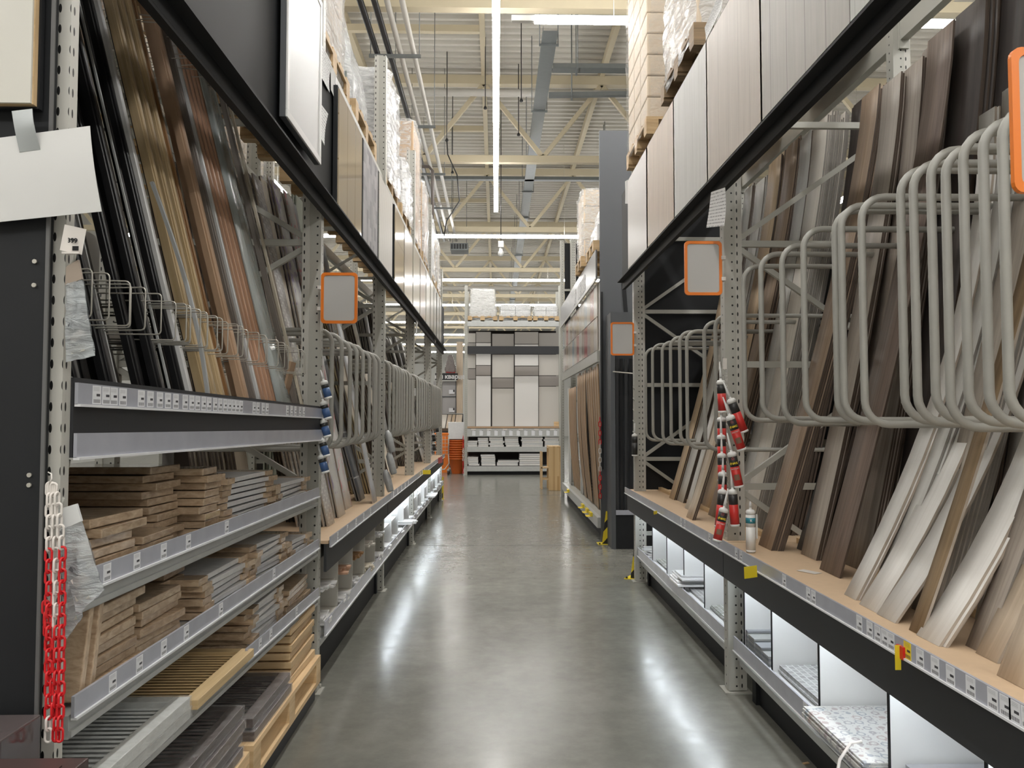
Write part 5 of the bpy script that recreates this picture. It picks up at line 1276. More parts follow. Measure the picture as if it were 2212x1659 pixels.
for k, (pa, pb, pt, fl, lab, nz) in enumerate(((1010, 1074, 619, .0, 'tall grey bale in film, left on top of the end shelf', 4), (1078, 1149, 652, .0, 'white boxes in film, middle of the end shelf top', 2), (1152, 1208, 654, .0, 'white boxes in film, right on top of the end shelf', 2))):
    a, b_ = E(pa).x, E(pb).x; z = E(0, 692).z + .002
    pallet(a, YE - .02, b_ - a, 1.0, z, 'pallet on top of the end shelf, %s one' % ('left', 'middle', 'right')[k], palletw, True, None, 'y')
    load(a + .04, b_ - .04, YE + .02, YE + .9, z + .146, E(0, pt).z - z - .17, lab, 2, 2, nz, whiteg if k else offw, filmm if k else filmd, .12 if k == 0 else 0, 50 + k, .05)
# butcher block panel and little chair before the end shelf
a = at(1186, 1060, Z=0); yb_ = a.y
o = empty('worktop_panel', (at(1198, 1060, Y=yb_).x, yb_, 0)); xa, xb_ = at(1185, 1000, Y=yb_).x, at(1211, 1000, Y=yb_).x
bb = MB(); bbm = brick('butcher_block', (.60, .42, .22), (.42, .26, .11), (.5, .34, .18), 1, .6, .045, .0005, .4)
MB().box(xa, xb_, yb_, yb_ + .04, .002, at(1190, 964, Y=yb_).z).build('laminated_board', bbm, o, bevel=.003); MB().box(xa, xb_, yb_ + .041, yb_ + .6, at(1190, 964, Y=yb_).z - .05, at(1190, 964, Y=yb_).z).build('top_board', pine, o)
MB().box(xa, xb_, yb_ + .56, yb_ + .6, .002, at(1190, 964, Y=yb_).z - .051).build('rear_board', bbm, o); tag(o, 'laminated wood side panel standing on the floor at the aisle end', 'table')
def chair():
    Y = yb_ + .35; x0 = at(1170, 1000, Y=Y).x; x1 = x0 + .34; m = pine; t = empty('small_chair', (x0 + .17, Y + .18, 0)); zs = at(1170, 1012, Y=Y).z; zt = at(1170, 988, Y=Y).z + .12
    for (x, y, z) in ((x0, Y, zt), (x0, Y + .32, zt), (x1, Y, zs), (x1, Y + .32, zs)): MB().box(x - .02, x + .02, y - .02, y + .02, 0, z).build('leg', m, t, bevel=.003)
    MB().box(x0 - .02, x1 + .02, Y - .02, Y + .34, zs, zs + .025).build('seat', m, t); MB().box(x0 - .012, x0 + .012, Y + .021, Y + .299, zt - .1, zt - .02).build('backrest', m, t)
    for y in (Y, Y + .32): MB().box(x0 + .021, x1 - .021, y - .01, y + .01, zs * .45, zs * .45 + .03).build('stretcher', m, t)
    tag(t, 'small light wood chair half hidden behind the laminated panel', 'chair')
chair()

# ------------------------------------------------------------------ far left beyond the left rack
YF = 24.5
def Fp(px, py=900, Y=YF): return at(px, py, Y=Y)
t = empty('sign_board', Fp(975, 815)); a, b_ = Fp(940, 800), Fp(989, 820); MB().box(a.x, b_.x, YF, YF + .05, Fp(0, 820).z, Fp(0, 805).z).build('dark_board', fasciam, t)
add_text('\u043a \u0438 \u043a\u0432\u0430\u0440\u0446\u0435', .185, Matrix.Translation((Fp(972, 814).x, YF - .003, Fp(972, 814).z)) @ Matrix.Rotation(R(90), 4, 'X'), paint('sign_white', (.8, .8, .8), .5), t, bold=.006)
tag(t, 'dark sign with white Cyrillic lettering past the left rack', 'sign')
t = empty('display_wall', Fp(975, 900, YF + .3))
MB().box(Fp(935).x, Fp(985).x, YF + .2, YF + .25, Fp(0, 893).z, Fp(0, 822).z).build('grey_panel', paint('stone_panel', (.42, .41, .41), .4, 0, .08, 4), t)
for p in (953, 984): MB().box(Fp(p).x - .012, Fp(p).x + .012, YF + .17, YF + .199, Fp(0, 893).z, Fp(0, 822).z).build('divider', darkm, t)
MB().box(Fp(935).x, Fp(985).x, YF + .17, YF + .199, Fp(0, 857).z, Fp(0, 855).z).build('divider', darkm, t)
for (p, q) in ((975, 845), (975, 885)): MB().box(Fp(p - 6).x, Fp(p + 6).x, YF + .16, YF + .169, Fp(0, q + 5).z, Fp(0, q - 4).z).build('label_card', cardm, t)
MB().box(Fp(985).x, Fp(999).x, YF + .2, YF + .25, Fp(0, 893).z, Fp(0, 735).z).build('wood_panel', W['oak'], t)
MB().box(Fp(935).x, Fp(1000).x, YF + .26, YF + .30, 0, Fp(0, 894).z).build('support_board', darkm, t)
tag(t, 'grey stone sample wall under the dark sign past the left rack', 'display')
t = empty('sample_table', Fp(975, 925, YF - .9)); za_, zb_ = Fp(0, 894, YF).z, Fp(0, 926, YF - 1.0).z
for k, (pa, pb, m) in enumerate(((936, 966, W['pale']), (967, 976, W['oak']), (977, 984, W['tan']), (985, 999, W['oak']))):
    m_ = MB().bar((Fp((pa + pb) / 2).x, YF - 1.0, zb_ + .01), (Fp((pa + pb) / 2).x, YF + .1, za_ - .03), Fp(pb).x - Fp(pa).x - .01, .02); m_.build('sample_plank', m, t)
MB().box(Fp(936).x, Fp(1000).x, YF - 1.05, YF - 1.0, zb_ - .08, zb_).build('table_edge', T['brown'], t)
for p in (940, 996): MB().box(Fp(p).x - .03, Fp(p).x + .03, YF - 1.0, YF - .94, 0, zb_ - .081).build('leg', darkm, t)
tag(t, 'sloping display table of wood samples far left of the end shelf', 'table')
wb = empty('wrapped_statue', Fp(971, 800, YF)); filmshell(wb, Fp(961).x, Fp(984).x, YF - .1, YF + .3, Fp(0, 803).z, Fp(0, 765).z, film('dark_bale_film', (.25, .22, .21), (.7, .95), 6), .1, .6, 77, 'film'); MB().box(Fp(963).x, Fp(983).x, YF - .05, YF + .25, Fp(0, 804.5).z, Fp(0, 800).z).build('base_board', redp, wb)
tag(wb, 'dark pointed bale in film on top of the dark Cyrillic sign', 'wrapped goods')
# orange buckets, white one, cart
yb2 = at(985, 1024, Z=0).y; xb2 = at(987, 1020, Y=yb2).x
def bucket(z, m, lab, h=.42, r0=.15, r1=.235, grp=None, wm=None):
    mb = MB().lathe((xb2, yb2 + .2, z), [(r0 * .98, 0), (r0, .005), (r1, h - .03), (r1 + .015, h - .028), (r1 + .015, h), (r1 - .005, h), (r0, .03)], 24); o = mb.build('bucket', m); tag(o, lab, 'bucket', grp)
dorange = paint('bucket_orange', (.62, .13, .02), .35)
for k in range(9): bucket(.001 + .062 * k, dorange, 'orange bucket nested in the stack left of the end shelf' if k else 'lowest orange bucket of the nested stack', grp='nested orange buckets' if k else None)
z = .001 + .062 * 9 + .36; o = MB().box(xb2 - .24, xb2 + .24, yb2 + .0, yb2 + .45, z - .36 + .38, z + .48).build('white_box', whiteg, bevel=.01); tag(o, 'white box stack set on the nested orange buckets', 'box')
def cart():
    Y = yb2 - .3; x0 = at(950, 1000, Y=Y).x; x1 = at(968, 1000, Y=Y).x; t = empty('shopping_cart', (x0, Y, 0)); zt = at(960, 942, Y=Y).z; zb = .55
    m = MB()
    for k in range(7):
        x = x0 - .25 + (x1 - x0 + .25) * k / 6; m.tube([(x, Y, zb), (x, Y, zt)], .005, 6)
    for k in range(6): z = zb + (zt - zb) * k / 5; m.tube([(x0 - .25, Y, z), (x1, Y, z), (x1, Y + .7, z)], .006, 6)
    for k in range(6): m.tube([(x1, Y + .12 * (k + 1), zb), (x1, Y + .12 * (k + 1), zt)], .005, 6)
    m.build('basket', wirem, t); MB().tube([(x0 - .3, Y, zt + .06), (x1 + .02, Y, zt + .05)], .018, 8).build('handle', orange, t)
    MB().tube([(x1, Y + .1, zb), (x1 + .02, Y + .1, .3), (x1 - .1, Y + .1, .14), (x0 - .3, Y + .1, .14)], .014, 8).build('chassis', wirem, t)
    for yy_ in (Y + .02, Y + .6):
        w2 = MB().cyl((x1 - .02, yy_, .062), (x1 + .02, yy_, .062), .06, 16).build('wheel', blackp, t); MB().box(x1 - .03, x1 + .03, yy_ - .03, yy_ + .03, .10, .15).build('fork', wirem, w2)
    tag(t, 'wire shopping cart with an orange handle past the left rack end', 'cart')
    o = MB().box(x0 - .2, x1 - .03, Y + .8, Y + 1.1, .001, 1.1).build('orange_crate', orange); tag(o, 'orange stand behind the shopping cart', 'stand')
cart()
def redchain(x, y, z0, z1, lab):
    t = empty('plastic_chain', (x, y, z0)); n = int((z1 - z0) / .055)
    for k in range(n): o = linkobj(t, (0, 0, (k + .5) * .055), k % 2, redp if (k // 6) % 2 == 0 else whitep, 2.2)
    tag(t, lab, 'chain')
_lm = {}
def linkobj(parent, off, turn, mat, s=1.0):
    key = (mat.name, s)
    if key not in _lm:
        m = MB(); L_, r_ = .0135 * s, .0065 * s; P_ = []
        for k in range(8): a = R(22.5 + 0 + 180 * k / 7 - 22.5); P_.append((r_ * math.cos(a), 0, L_ / 1.7 + r_ * math.sin(a)))
        for k in range(8): a = R(180 + 180 * k / 7); P_.append((r_ * math.cos(a), 0, -L_ / 1.7 + r_ * math.sin(a)))
        P_.append(P_[0]); m.tube(P_, .0026 * s, 7, False); me = m.build('link', mat, origin=(0, 0, 0)); _lm[key] = me.data; D.objects.remove(me)
    o = D.objects.new('link', _lm[key]); COL.objects.link(o); o.parent = parent; o.location = off; o.rotation_euler.z = R(80 if turn else 8); return o
redchain(1.283, 9.685, .55, 1.55, 'red and white plastic chain hanging at the near corner of the second right rack')
redchain(E(1001).x, YE - .1, .05, 1.1, 'red plastic chain at the left post of the end shelf')
# yellow corner guards
stripeG = striped('warning_stripes', (.80, .62, .03), (.02, .02, .02), .2)
def guard(x, y, w_, h, lab, rz, side=.14):
    t = empty('corner_guard', (x, y, 0), rz)
    m = MB(); m.v = [Vector(p) for p in ((-w_ / 2, 0, 0), (w_ / 2, 0, 0), (w_ / 2 - .0, 0, h), (-w_ / 2 + .05, 0, h), (-w_ / 2, .006, 0), (w_ / 2, .006, 0), (w_ / 2, .006, h), (-w_ / 2 + .05, .006, h))]
    for idx in ((0, 1, 2, 3), (5, 4, 7, 6), (1, 5, 6, 2), (4, 0, 3, 7), (3, 2, 6, 7)): m.face(idx, [(m.v[i].x, m.v[i].z) for i in idx])
    m.v = [v + Vector((x, y, 0)) for v in m.v]; m.build('striped_plate', stripeG, t)
    MB().box(x + w_ / 2 - .006, x + w_ / 2, y + .006, y + side, 0, h).build('side_plate', yellow, t); MB().box(x - w_ / 2 - .05, x + w_ / 2 + .02, y - .04, y + side, 0, .006).build('foot_plate', yellow, t)
    for dx in (-.03, w_ - .02): MB().cyl((x - w_ / 2 + dx, y - .02, .006), (x - w_ / 2 + dx, y - .02, .02), .01, 8).build('bolt', blackm, t)
    tag(t, lab, 'corner guard')
guard(1.37, 9.60, .16, .40, 'yellow and black striped corner guard at the second right rack', 0)
guard(1.325, 7.56, .08, .40, 'yellow corner guard seen almost edge on at the far end of the right rack', R(-30), .12)
guard(-1.02, 14.85, .06, .42, 'yellow corner guard at the far end of the left rack', R(-20), .04)
# ------------------------------------------------------------------ small things: cartridges, bags, chain, bin contents
cblack = paint('cartridge_black', (.03, .03, .03), .35); cred = paint('cartridge_red', (.60, .035, .03), .35); cblue = paint('cartridge_blue', (.05, .11, .26), .4)
cyel = paint('label_yellow', (.85, .68, .04), .5); cteal = paint('cartridge_teal', (.03, .25, .33), .4); cwhite = paint('cartridge_white', (.75, .75, .74), .35); cbrown = paint('label_brown', (.22, .12, .08), .5); nozz = paint('nozzle_white', (.68, .68, .67), .3)
def cartridge(top, bot, lab, body=cred, upper=cblack, r=.0235, text=True, grp=None, flip=False, nlen=.09):
    """adhesive cartridge between shoulder point `top` and base `bot`"""
    top = Vector(top); bot = Vector(bot); d = (top - bot); L = d.length; z = d.normalized()
    toc = (Vector((0, 0, top.z)) - top); toc = (toc - z * toc.dot(z)).normalized(); y = -toc; x = y.cross(z)
    M = Matrix((x, y, z)).transposed().to_4x4(); M.translation = bot
    t = empty('adhesive_cartridge', bot)
    def lat(name, prof, m, n=20):
        mb = MB().lathe((0, 0, 0), prof, n); mb.v = [M @ v for v in mb.v]; return mb.build(name, m, t)
    lat('base_cap', [(r * .9, 0), (r * 1.03, .002), (r * 1.03, .012)], cwhite); lat('tube_lower', [(r, .012), (r, L * .60)], body); lat('tube_upper', [(r, L * .60), (r, L - .022)], upper)
    lat('shoulder', [(r * 1.04, L - .022), (r * 1.04, L - .008), (r * .8, L), (r * .3, L + .004), (r * .28, L + .014)], cwhite); lat('nozzle', [(r * .34, L + .0141), (r * .30, L + .03), (r * .13, L + .014 + nlen)], nozz, 10)
    if text:
        for (h0, h1, m, nm) in ((.66, .76, cyel, None), (.22, .38, cbrown, 'picture')):
            if nm:
                mb = MB(); g = []
                for i in range(7):
                    a = R(-125 + 70 * i / 6); g.append([M @ Vector(((r + .0006) * math.cos(a), (r + .0006) * math.sin(a), L * h)) for h in (h0, h1)])
                mb.grid(g); mb.build('picture_label', m, t)
        tm = M @ Matrix.Translation((0, -r - .0006, L * .70)) @ Matrix.Rotation(R(90), 4, 'X')
        add_text('\u0444\u0438\u043a\u0441', .017, tm, cyel, t, 'yellow_lettering', .0015, bold=.0004)
        add_text('\u042d\u041a\u0421\u041f\u0415\u0420\u0422', .0085, M @ Matrix.Translation((0, -r - .0004, L * .54)) @ Matrix.Rotation(R(90), 4, 'X'), cwhite, t, 'white_lettering', .001)
        add_text('\u2302', .02, M @ Matrix.Translation((0, -r - .0004, L * .83)) @ Matrix.Rotation(R(90), 4, 'X'), cred, t, 'emblem', .001)
    tag(t, lab, 'cartridge', grp); return t
def K(px, py, Y=4.30): return at(px, py, Y=Y)
fr = 'red and black adhesive cartridge hanging on the near right drilled post, '
for (pt, pb_, Y, lab, tx) in (
    ((1557, 822), (1561, 892), 4.33, 'topmost, left column', False), ((1578, 862), (1608, 934), 4.20, 'topmost, right column, tilted', False),
    ((1558, 902), (1560, 960), 4.33, 'second down, left column', False), ((1576, 898), (1603, 973), 4.12, 'second down, right column, tilted', True),
    ((1558, 940), (1560, 1000), 4.31, 'third down, left column', False), ((1580, 977), (1597, 1053), 4.12, 'third down, right column', True),
    ((1559, 980), (1560, 1040), 4.29, 'fourth down, left column', False), ((1561, 1020), (1560, 1085), 4.27, 'fifth down, left column', False),
    ((1582, 1058), (1588, 1137), 4.14, 'lowest of the right column', False), ((1561, 1058), (1553, 1140), 4.22, 'sixth down, left column', False), ((1564, 1098), (1549, 1170), 4.12, 'lowest of all, over the ledge edge', True)):
    cartridge(K(pt[0], pt[1], Y), K(pb_[0], pb_[1], Y), fr + lab, text=tx)
t = empty('clip_strip', K(1568, 1000, 4.36)); MB().bar(K(1568, 778, 4.36), K(1570, 1160, 4.36), .018, .002, (0, 1, 0)).build('strip', clearf, t)
MB().bar(K(1566, 774, 4.35), K(1566, 797, 4.35), .022, .002, (0, 1, 0)).build('header_tab', whitep, t)
for k in range(8): MB().tube([K(1569, 830 + 42 * k, 4.355), K(1573, 838 + 42 * k, 4.33), K(1571, 846 + 42 * k, 4.345)], .0015, 6).build('clip', wirem, t)
tag(t, 'clear hanging strip with wire clips holding the red cartridges', 'clip strip')
c0 = at(1622, 1192, Z=.852); cartridge((c0.x, c0.y, c0.z + .215), (c0.x, c0.y, .8505), 'white cartridge with a teal band standing on the near right ledge', cwhite, cwhite, .024, False, nlen=.03)
root = [o for o in S.collection.objects if o.get('label', '').startswith('white cartridge with a teal')][0]
MB().lathe((c0.x, c0.y, 1.0), [(.0246, 0), (.0246, .028)], 20).build('teal_band', cteal, root)
add_text('K', .02, Matrix.Translation((c0.x - .004, c0.y - .0252, 1.014)) @ Matrix.Rotation(R(90), 4, 'X'), cwhite, root, 'lettering', .001)
MB().box(c0.x + .028, c0.x + .036, c0.y - .003, c0.y + .003, .92, 1.045).build('spare_nozzle', nozz, root)
# blue ones on the left post, and dark ones farther along
fl = 'blue and black cartridge hanging on the near left drilled post, '
for k, (px, py) in enumerate(((703, 845), (702, 889), (701, 928), (699, 970), (697, 1005))):
    Y = 4.36; cartridge(K(px - 4, py - 22, Y), K(px + 7, py + 17, Y), fl + ('topmost', 'second down', 'third down', 'fourth down', 'lowest')[k], cblue, cblack, .021, False, nlen=.05)
cartridge(K(1371, 938, 7.30), K(1371, 985, 7.30), 'dark cartridge hanging left of the far right drilled post', cblack, cblack, .026, False)
for k, (px, py) in enumerate(((936, 915), (943, 925), (936, 945), (937, 965))):
    Y = 14.4; cartridge(K(px, py - 8, Y), K(px + 2, py + 10, Y), 'dark cartridge on the last left post, %s from the top' % ORD[k], cblack, cblack, .03, False)
for k, (px, py) in enumerate(((842, 955), (845, 1002), (838, 1040))):
    Y = 6.98; p0 = K(px - 6, py - 25, Y); p1 = K(px + 6, py + 22, Y); o = MB().tube([p0, p0.lerp(p1, .15), p0.lerp(p1, .5), p0.lerp(p1, .9), p1], .03, 10, True, [.012, .03, .034, .03, .026]).build('foil_pouch', paint('foil_grey', (.40, .41, .41), .35, .2, .3, 30))
    tag(o, 'grey foil tube hanging on the second left drilled post, %s' % ('upper', 'middle', 'lower')[k], 'tube')
# hooks on the posts
for (px, py, Y, lab) in ((157, 822, 1.86, 'cream hook on the leftmost post, level with the upper label strip'), (155, 912, 1.86, 'cream hook on the leftmost post, below the label strips'), (153, 1000, 1.86, 'cream hook on the leftmost post above the brown packs'), (140, 1082, 1.80, 'cream hook on the leftmost post, carrying the lower bag'), (166, 556, 1.80, 'cream hook on the leftmost post, carrying the upper bag')):
    c = at(px, py, Y=Y); o = MB().tube([(c.x - .03, Y + .03, c.z - .03), (c.x - .012, Y, c.z - .02), (c.x + .0, Y - .01, c.z - .008), (c.x + .003, Y - .012, c.z + .008)], .003, 8).build('hook', steel); tag(o, lab, 'hook')
for k in range(7):
    c = at(1370, 835 + 24 * k, Y=7.37); o = MB().tube([(1.30, 7.37, c.z - .03), (c.x + .0, 7.37, c.z - .03), (c.x - .012, 7.37, c.z)], .005, 6).build('hook', steel); tag(o, 'cream hook on the far right drilled post, %s from the top' % ORD[k], 'hook')
# hang bags
def bag(p_tl, p_tr, p_bl, p_br, Y, lab, cardf=.2, cm=cartong, seed=0, puff=.03):
    rnd = random.Random(seed); tl, tr, bl, br = [at(p[0], p[1], Y=Y) for p in (p_tl, p_tr, p_bl, p_br)]; t = empty('hang_bag', (tl + tr) / 2); NU, NV = 8, 12
    def P_(u, v, s_):
        p = tl.lerp(tr, u).lerp(bl.lerp(br, u), v); e = math.sin(math.pi * u) * math.sin(math.pi * min(1, v * 1.02)); return p + Vector(((rnd.random() - .5) * .004, -s_ * (.002 + puff * e * (.6 + .4 * math.sin(7 * v + 4 * u))) + (rnd.random() - .5) * .004 * e, (rnd.random() - .5) * .003))
    for s_, nm in ((1, 0), (-1, 1)):
        pass
    m = MB(); f = [[P_(i / NU, cardf + (1 - cardf) * j / NV, 1) for j in range(NV + 1)] for i in range(NU + 1)]; b_ = [[P_(i / NU, cardf + (1 - cardf) * j / NV, -1) for j in range(NV + 1)] for i in range(NU + 1)]
    m.grid(f); m.grid([r[::-1] for r in b_]); m.build('pouch', bagm, t)
    c = tl.lerp(tr, .5).lerp(bl.lerp(br, .5), .62); w_ = (tr - tl).length
    for k in range(3): MB().cbox(c + Vector((w_ * .12 * (k - 1), 0, -.03 * k)), (w_ * .45, .012, .03), 0, 0, R(35 + 20 * k)).build('packed_part', (darkm, whitep, steel)[k], t)
    m = MB(); q = [P_(0, 0, 0), P_(1, 0, 0), tl.lerp(bl, cardf).lerp(tr.lerp(br, cardf), 1.0), tl.lerp(bl, cardf)]
    m.v = [v + Vector((0, dy, 0)) for dy in (-.004, .004) for v in q]
    for idx in ((3, 2, 1, 0), (4, 5, 6, 7), (0, 1, 5, 4), (1, 2, 6, 5), (2, 3, 7, 6), (3, 0, 4, 7)): m.face(idx, [(0, 0)] * 4)
    hc = m.build('header_card', cm, t); return tag(t, lab, 'bag')
bag((143, 577), (172, 562), (142, 782), (205, 768), 1.77, 'upper milky bag of small parts hanging on the leftmost post', .2, paint('brown_card', (.32, .26, .21), .6), 3)
bag((118, 1103), (166, 1088), (165, 1330), (224, 1275), 1.75, 'lower milky bag with white header card on the leftmost post', .2, paint('white_card', (.62, .63, .63), .5), 5)
bag((128, 1150), (150, 1140), (140, 1385), (180, 1330), 1.80, 'grey bag hanging behind the lower milky bag', .1, paint('white_card2', (.5, .5, .5), .5), 9)
# price card in a holder on the leftmost post: 399
t = empty('price_tag', at(152, 515, Y=1.745)); a, b_ = at(135, 488, Y=1.745), at(171, 545, Y=1.745)
MB().bar((a.x, 1.745, (a.z + b_.z) / 2 + .004), (b_.x, 1.765, (a.z + b_.z) / 2 - .002), .002, a.z - b_.z, (0, 0, 1)).build('paper_card', whitep, t)
add_text('399', .014, Matrix.Translation(((a.x + b_.x) / 2, 1.7515, (a.z + b_.z) / 2 - .002)) @ Matrix.Rotation(R(90), 4, 'X') @ Matrix.Rotation(R(8), 4, 'Y'), blackm, t, 'price_lettering', .001, bold=.0004)
for k in range(7): x = (a.x + b_.x) / 2 + .001 + .002 * k; MB().box(x, x + .0012, 1.7500, 1.7515, b_.z + .005, b_.z + .015).build('barcode_bar', blackm, t)
MB().box(a.x, b_.x, 1.744, 1.752, b_.z - .003, b_.z + .001).build('holder_lip', whitep, t)
tag(t, 'white price tag reading 399 on the leftmost post', 'price tag')
# red and white chain at the near left post
def strand(pts, lab, cols):
    P_ = [at(p[0], p[1], Y=1.74 - .01 * i) for i, p in enumerate(pts)]; t = empty('plastic_chain', P_[0]); seg = []
    tot = sum((P_[i + 1] - P_[i]).length for i in range(len(P_) - 1)); step = .0235; n = int(tot / step)
    for k in range(n):
        d = (k + .5) * step; i = 0
        while d > (P_[i + 1] - P_[i]).length: d -= (P_[i + 1] - P_[i]).length; i += 1
        p = P_[i].lerp(P_[i + 1], d / (P_[i + 1] - P_[i]).length); o = linkobj(t, p - P_[0], k % 2, cols(k / n))
    tag(t, lab, 'chain'); return t
strand(((107, 1045), (106, 1100), (105, 1200), (104, 1620)), 'plastic chain on the leftmost post, left strand, white above red', lambda f: whitep if f < .25 or f > .87 else redp)
strand(((110, 1045), (118, 1120), (122, 1250), (121, 1620)), 'plastic chain on the leftmost post, middle strand, mostly white', lambda f: whitep if f < .55 else redp)
strand(((112, 1048), (124, 1080), (135, 1190), (132, 1500), (127, 1625)), 'plastic chain on the leftmost post, right strand, mostly red', lambda f: whitep if f < .22 else redp)
strand(((98, 1300), (101, 1350), (112, 1460), (118, 1560)), 'plastic chain on the leftmost post, short slack red strand', lambda f: redp)
t = MB().tube([at(104, 1020, Y=1.745), at(111, 1024, Y=1.74), at(112, 1034, Y=1.735), at(106, 1044, Y=1.735)], .0015, 8).build('wire_hook', whitep); tag(t, 'small wire hook holding the plastic chain', 'hook')
# dark brown doors stacked in the lower left corner
zt = at(90, 1637, Y=1.55).z; xr = at(187, 1640, Y=1.55).x; brm = paint('corner_brown', (.055, .035, .033), .4, 0, .1, 6)
for k in range(3):
    z = zt - .03 * (k + 1); t = empty('framed_panel', (xr - .4, 1.35, z)); MB().box(xr - .9, xr - .004 * k, 1.15, 1.56 + .004 * k, z, z + .026).build('panel_body', brm, t, bevel=.003)
    MB().box(xr - .85, xr - .03, 1.19, 1.52, z + .0262, z + .029).build('inset', brm, t); tag(t, 'dark brown framed panel in the lower left corner, %s of the stack' % ('topmost', 'second', 'third')[k], 'panel')
t = empty('support_trestle', (xr - .4, 1.35, 0)); MB().box(xr - .86, xr - .06, 1.2, 1.5, .02, zt - .0905).build('carton', kraft, t); MB().box(xr - .88, xr - .04, 1.18, 1.52, 0, .0195).build('base', blackm, t); tag(t, 'brown box under the dark framed panels at the lower left corner', 'box')
o = MB().box(xr - .8, at(52, 1620, Y=1.66).x, 1.58, 1.72, zt - .2, zt - .2 + .22).build('film_pack', paint('film_pack', (.09, .075, .075), .12), bevel=.004); tag(o, 'dark pack in clear film between the framed panels and the end panel', 'pack')

# ------------------------------------------------------------------ bin contents
def tiles(px0, px1, m, lab, n=3, X0=1.40, Xd=.45, th=.009, side=1, z=.296, cat='tile sheet', grpn=None, over=0):
    a = at(px0, 1400, X=1.36).y; b_ = at(px1, 1400, X=1.36).y; y0, y1 = min(a, b_) + .03, max(a, b_) - .02
    for k in range(n):
        j = random.uniform(-.008, .008); o = MB().box(side * (X0 - over + j), side * (X0 + Xd - over + j), y0, y1, z + k * (th + .001), z + k * (th + .001) + th).build('tile_sheet', m, bevel=.001)
        tag(o, lab if k == n - 1 else 'sheet under the ' + lab, cat, None if k == n - 1 else 'sheets under the ' + lab)
mos = brick('mosaic_pale', (.52, .52, .52), (.36, .355, .35), (.68, .68, .68), 1, .045, .03, .003, .2)
mosg = brick('mosaic_green', (.46, .48, .44), (.24, .25, .21), (.58, .58, .56), 1, .05, .03, .003, .2)
def stamps():
    q = NT('stamp_tiles'); b = q.b; uv = q.n('ShaderNodeUVMap'); mp = q.n('ShaderNodeMapping'); mp.inputs['Scale'].default_value = (20, 20, 1); q.l(uv, 0, mp, 0)
    vo = q.n('ShaderNodeTexVoronoi', Scale=1.0, Randomness=.35); q.l(mp, 0, vo, 'Vector'); g = q.n('ShaderNodeMath', operation='COMPARE'); g.inputs[1].default_value = .32; g.inputs[2].default_value = .06; q.l(vo, 'Distance', g, 0)
    no = q.n('ShaderNodeTexNoise', Scale=3.0, Detail=3.0); q.l(mp, 0, no, 0); g2 = q.n('ShaderNodeMath', operation='GREATER_THAN'); g2.inputs[1].default_value = .6; q.l(no, 'Fac', g2, 0)
    mxx = q.n('ShaderNodeMath', operation='MAXIMUM'); q.l(g, 0, mxx, 0); q.l(g2, 0, mxx, 1)
    hs = q.n('ShaderNodeMix', data_type='RGBA'); hs.inputs[6].default_value = (.16, .24, .32, 1); hs.inputs[7].default_value = (.36, .22, .20, 1); q.t.links.new(vo.outputs['Color'], hs.inputs[0])
    mx = q.n('ShaderNodeMix', data_type='RGBA'); mx.inputs[6].default_value = (.60, .60, .58, 1); q.t.links.new(hs.outputs[2], mx.inputs[7]); m2 = q.n('ShaderNodeMath', operation='MULTIPLY'); m2.inputs[1].default_value = .7; q.l(mxx, 0, m2, 0); q.l(m2, 0, mx, 0)
    q.t.links.new(mx.outputs[2], b.inputs['Base Color']); b.inputs['Roughness'].default_value = .3; return q.m
tiles(1768, 1917, stamps(), 'printed stamp pattern sheet in the near right bins', 6, 1.34, .5, .007, over=.06)
tiles(1667, 1768, mos, 'white mosaic sheet pile in the near right bins', 4, 1.39, .5)
tiles(1521, 1576, mosg, 'greenish mosaic sheet in the last far right bin', 3)
tiles(1477, 1521, mos, 'white mosaic sheet curling up in the far right bins', 2); tiles(1409, 1440, mosg, 'pale mosaic sheet in a far right bin', 2)
tiles(1917, 2125, paint('stone_grey', (.40, .40, .42), .5, 0, .2, 8), 'grey stone texture sheet in film at the lower right corner', 5, 1.40, .5, .012)
packg = paint('pack_grey', (.34, .355, .38), .4)
ya_, yb_ = at(1667, 1400, X=1.36).y, at(1594, 1400, X=1.36).y
for j in range(4):
    for k in range(4 + j):
        y = ya_ + .07 + .11 * j; x = 1.368
        o = MB().box(x, x + .28, y, y + .095, .2965 + .013 * k, .2965 + .013 * k + .0115).build('tile_pack', (packg, galv)[k % 2], bevel=.001)
        tag(o, 'pale tile pack in the bin beside the near right post, %s from the near side' % ORD[j], 'tile pack', 'tile packs in the bin, %s pile' % ORD[j])
for k in range(5):
    o = MB().box(1.30 + .01 * k, 1.55, 5.64 + .07 * (k % 3), 5.92 + .05 * (k % 2), .335 + .014 * k, .347 + .014 * k).build('tile_sheet', whiteg, bevel=.001); tag(o, 'white sheet piled over the rim of a far right bin', 'tile sheet', 'white sheets over the bin rim')
for k in range(8):
    o = MB().cbox((1.44 + .02 * (k % 3), 7.0 + .04 * k, .306 + .014 * (k % 4) + (.0 if k < 4 else .0)), (.2, .05, .012), R(10 * (k % 3) - 10)).build('trim_piece', whiteg); tag(o, 'short white trim piece in the farthest right bin', 'trim piece', 'trim pieces in the farthest right bin')
# white strap hanging from the stamp sheets
c = at(1838, 1605, X=1.28); o = MB().tube([c + Vector((.04, 0, .005)), c, c + Vector((-.05, -.02, -.05)), c + Vector((-.075, -.04, -.12)), c + Vector((-.08, -.05, -.2))], .006, 6).build('packing_strap', whitep); tag(o, 'white packing strap hanging out below the stamp pattern sheets', 'strap')
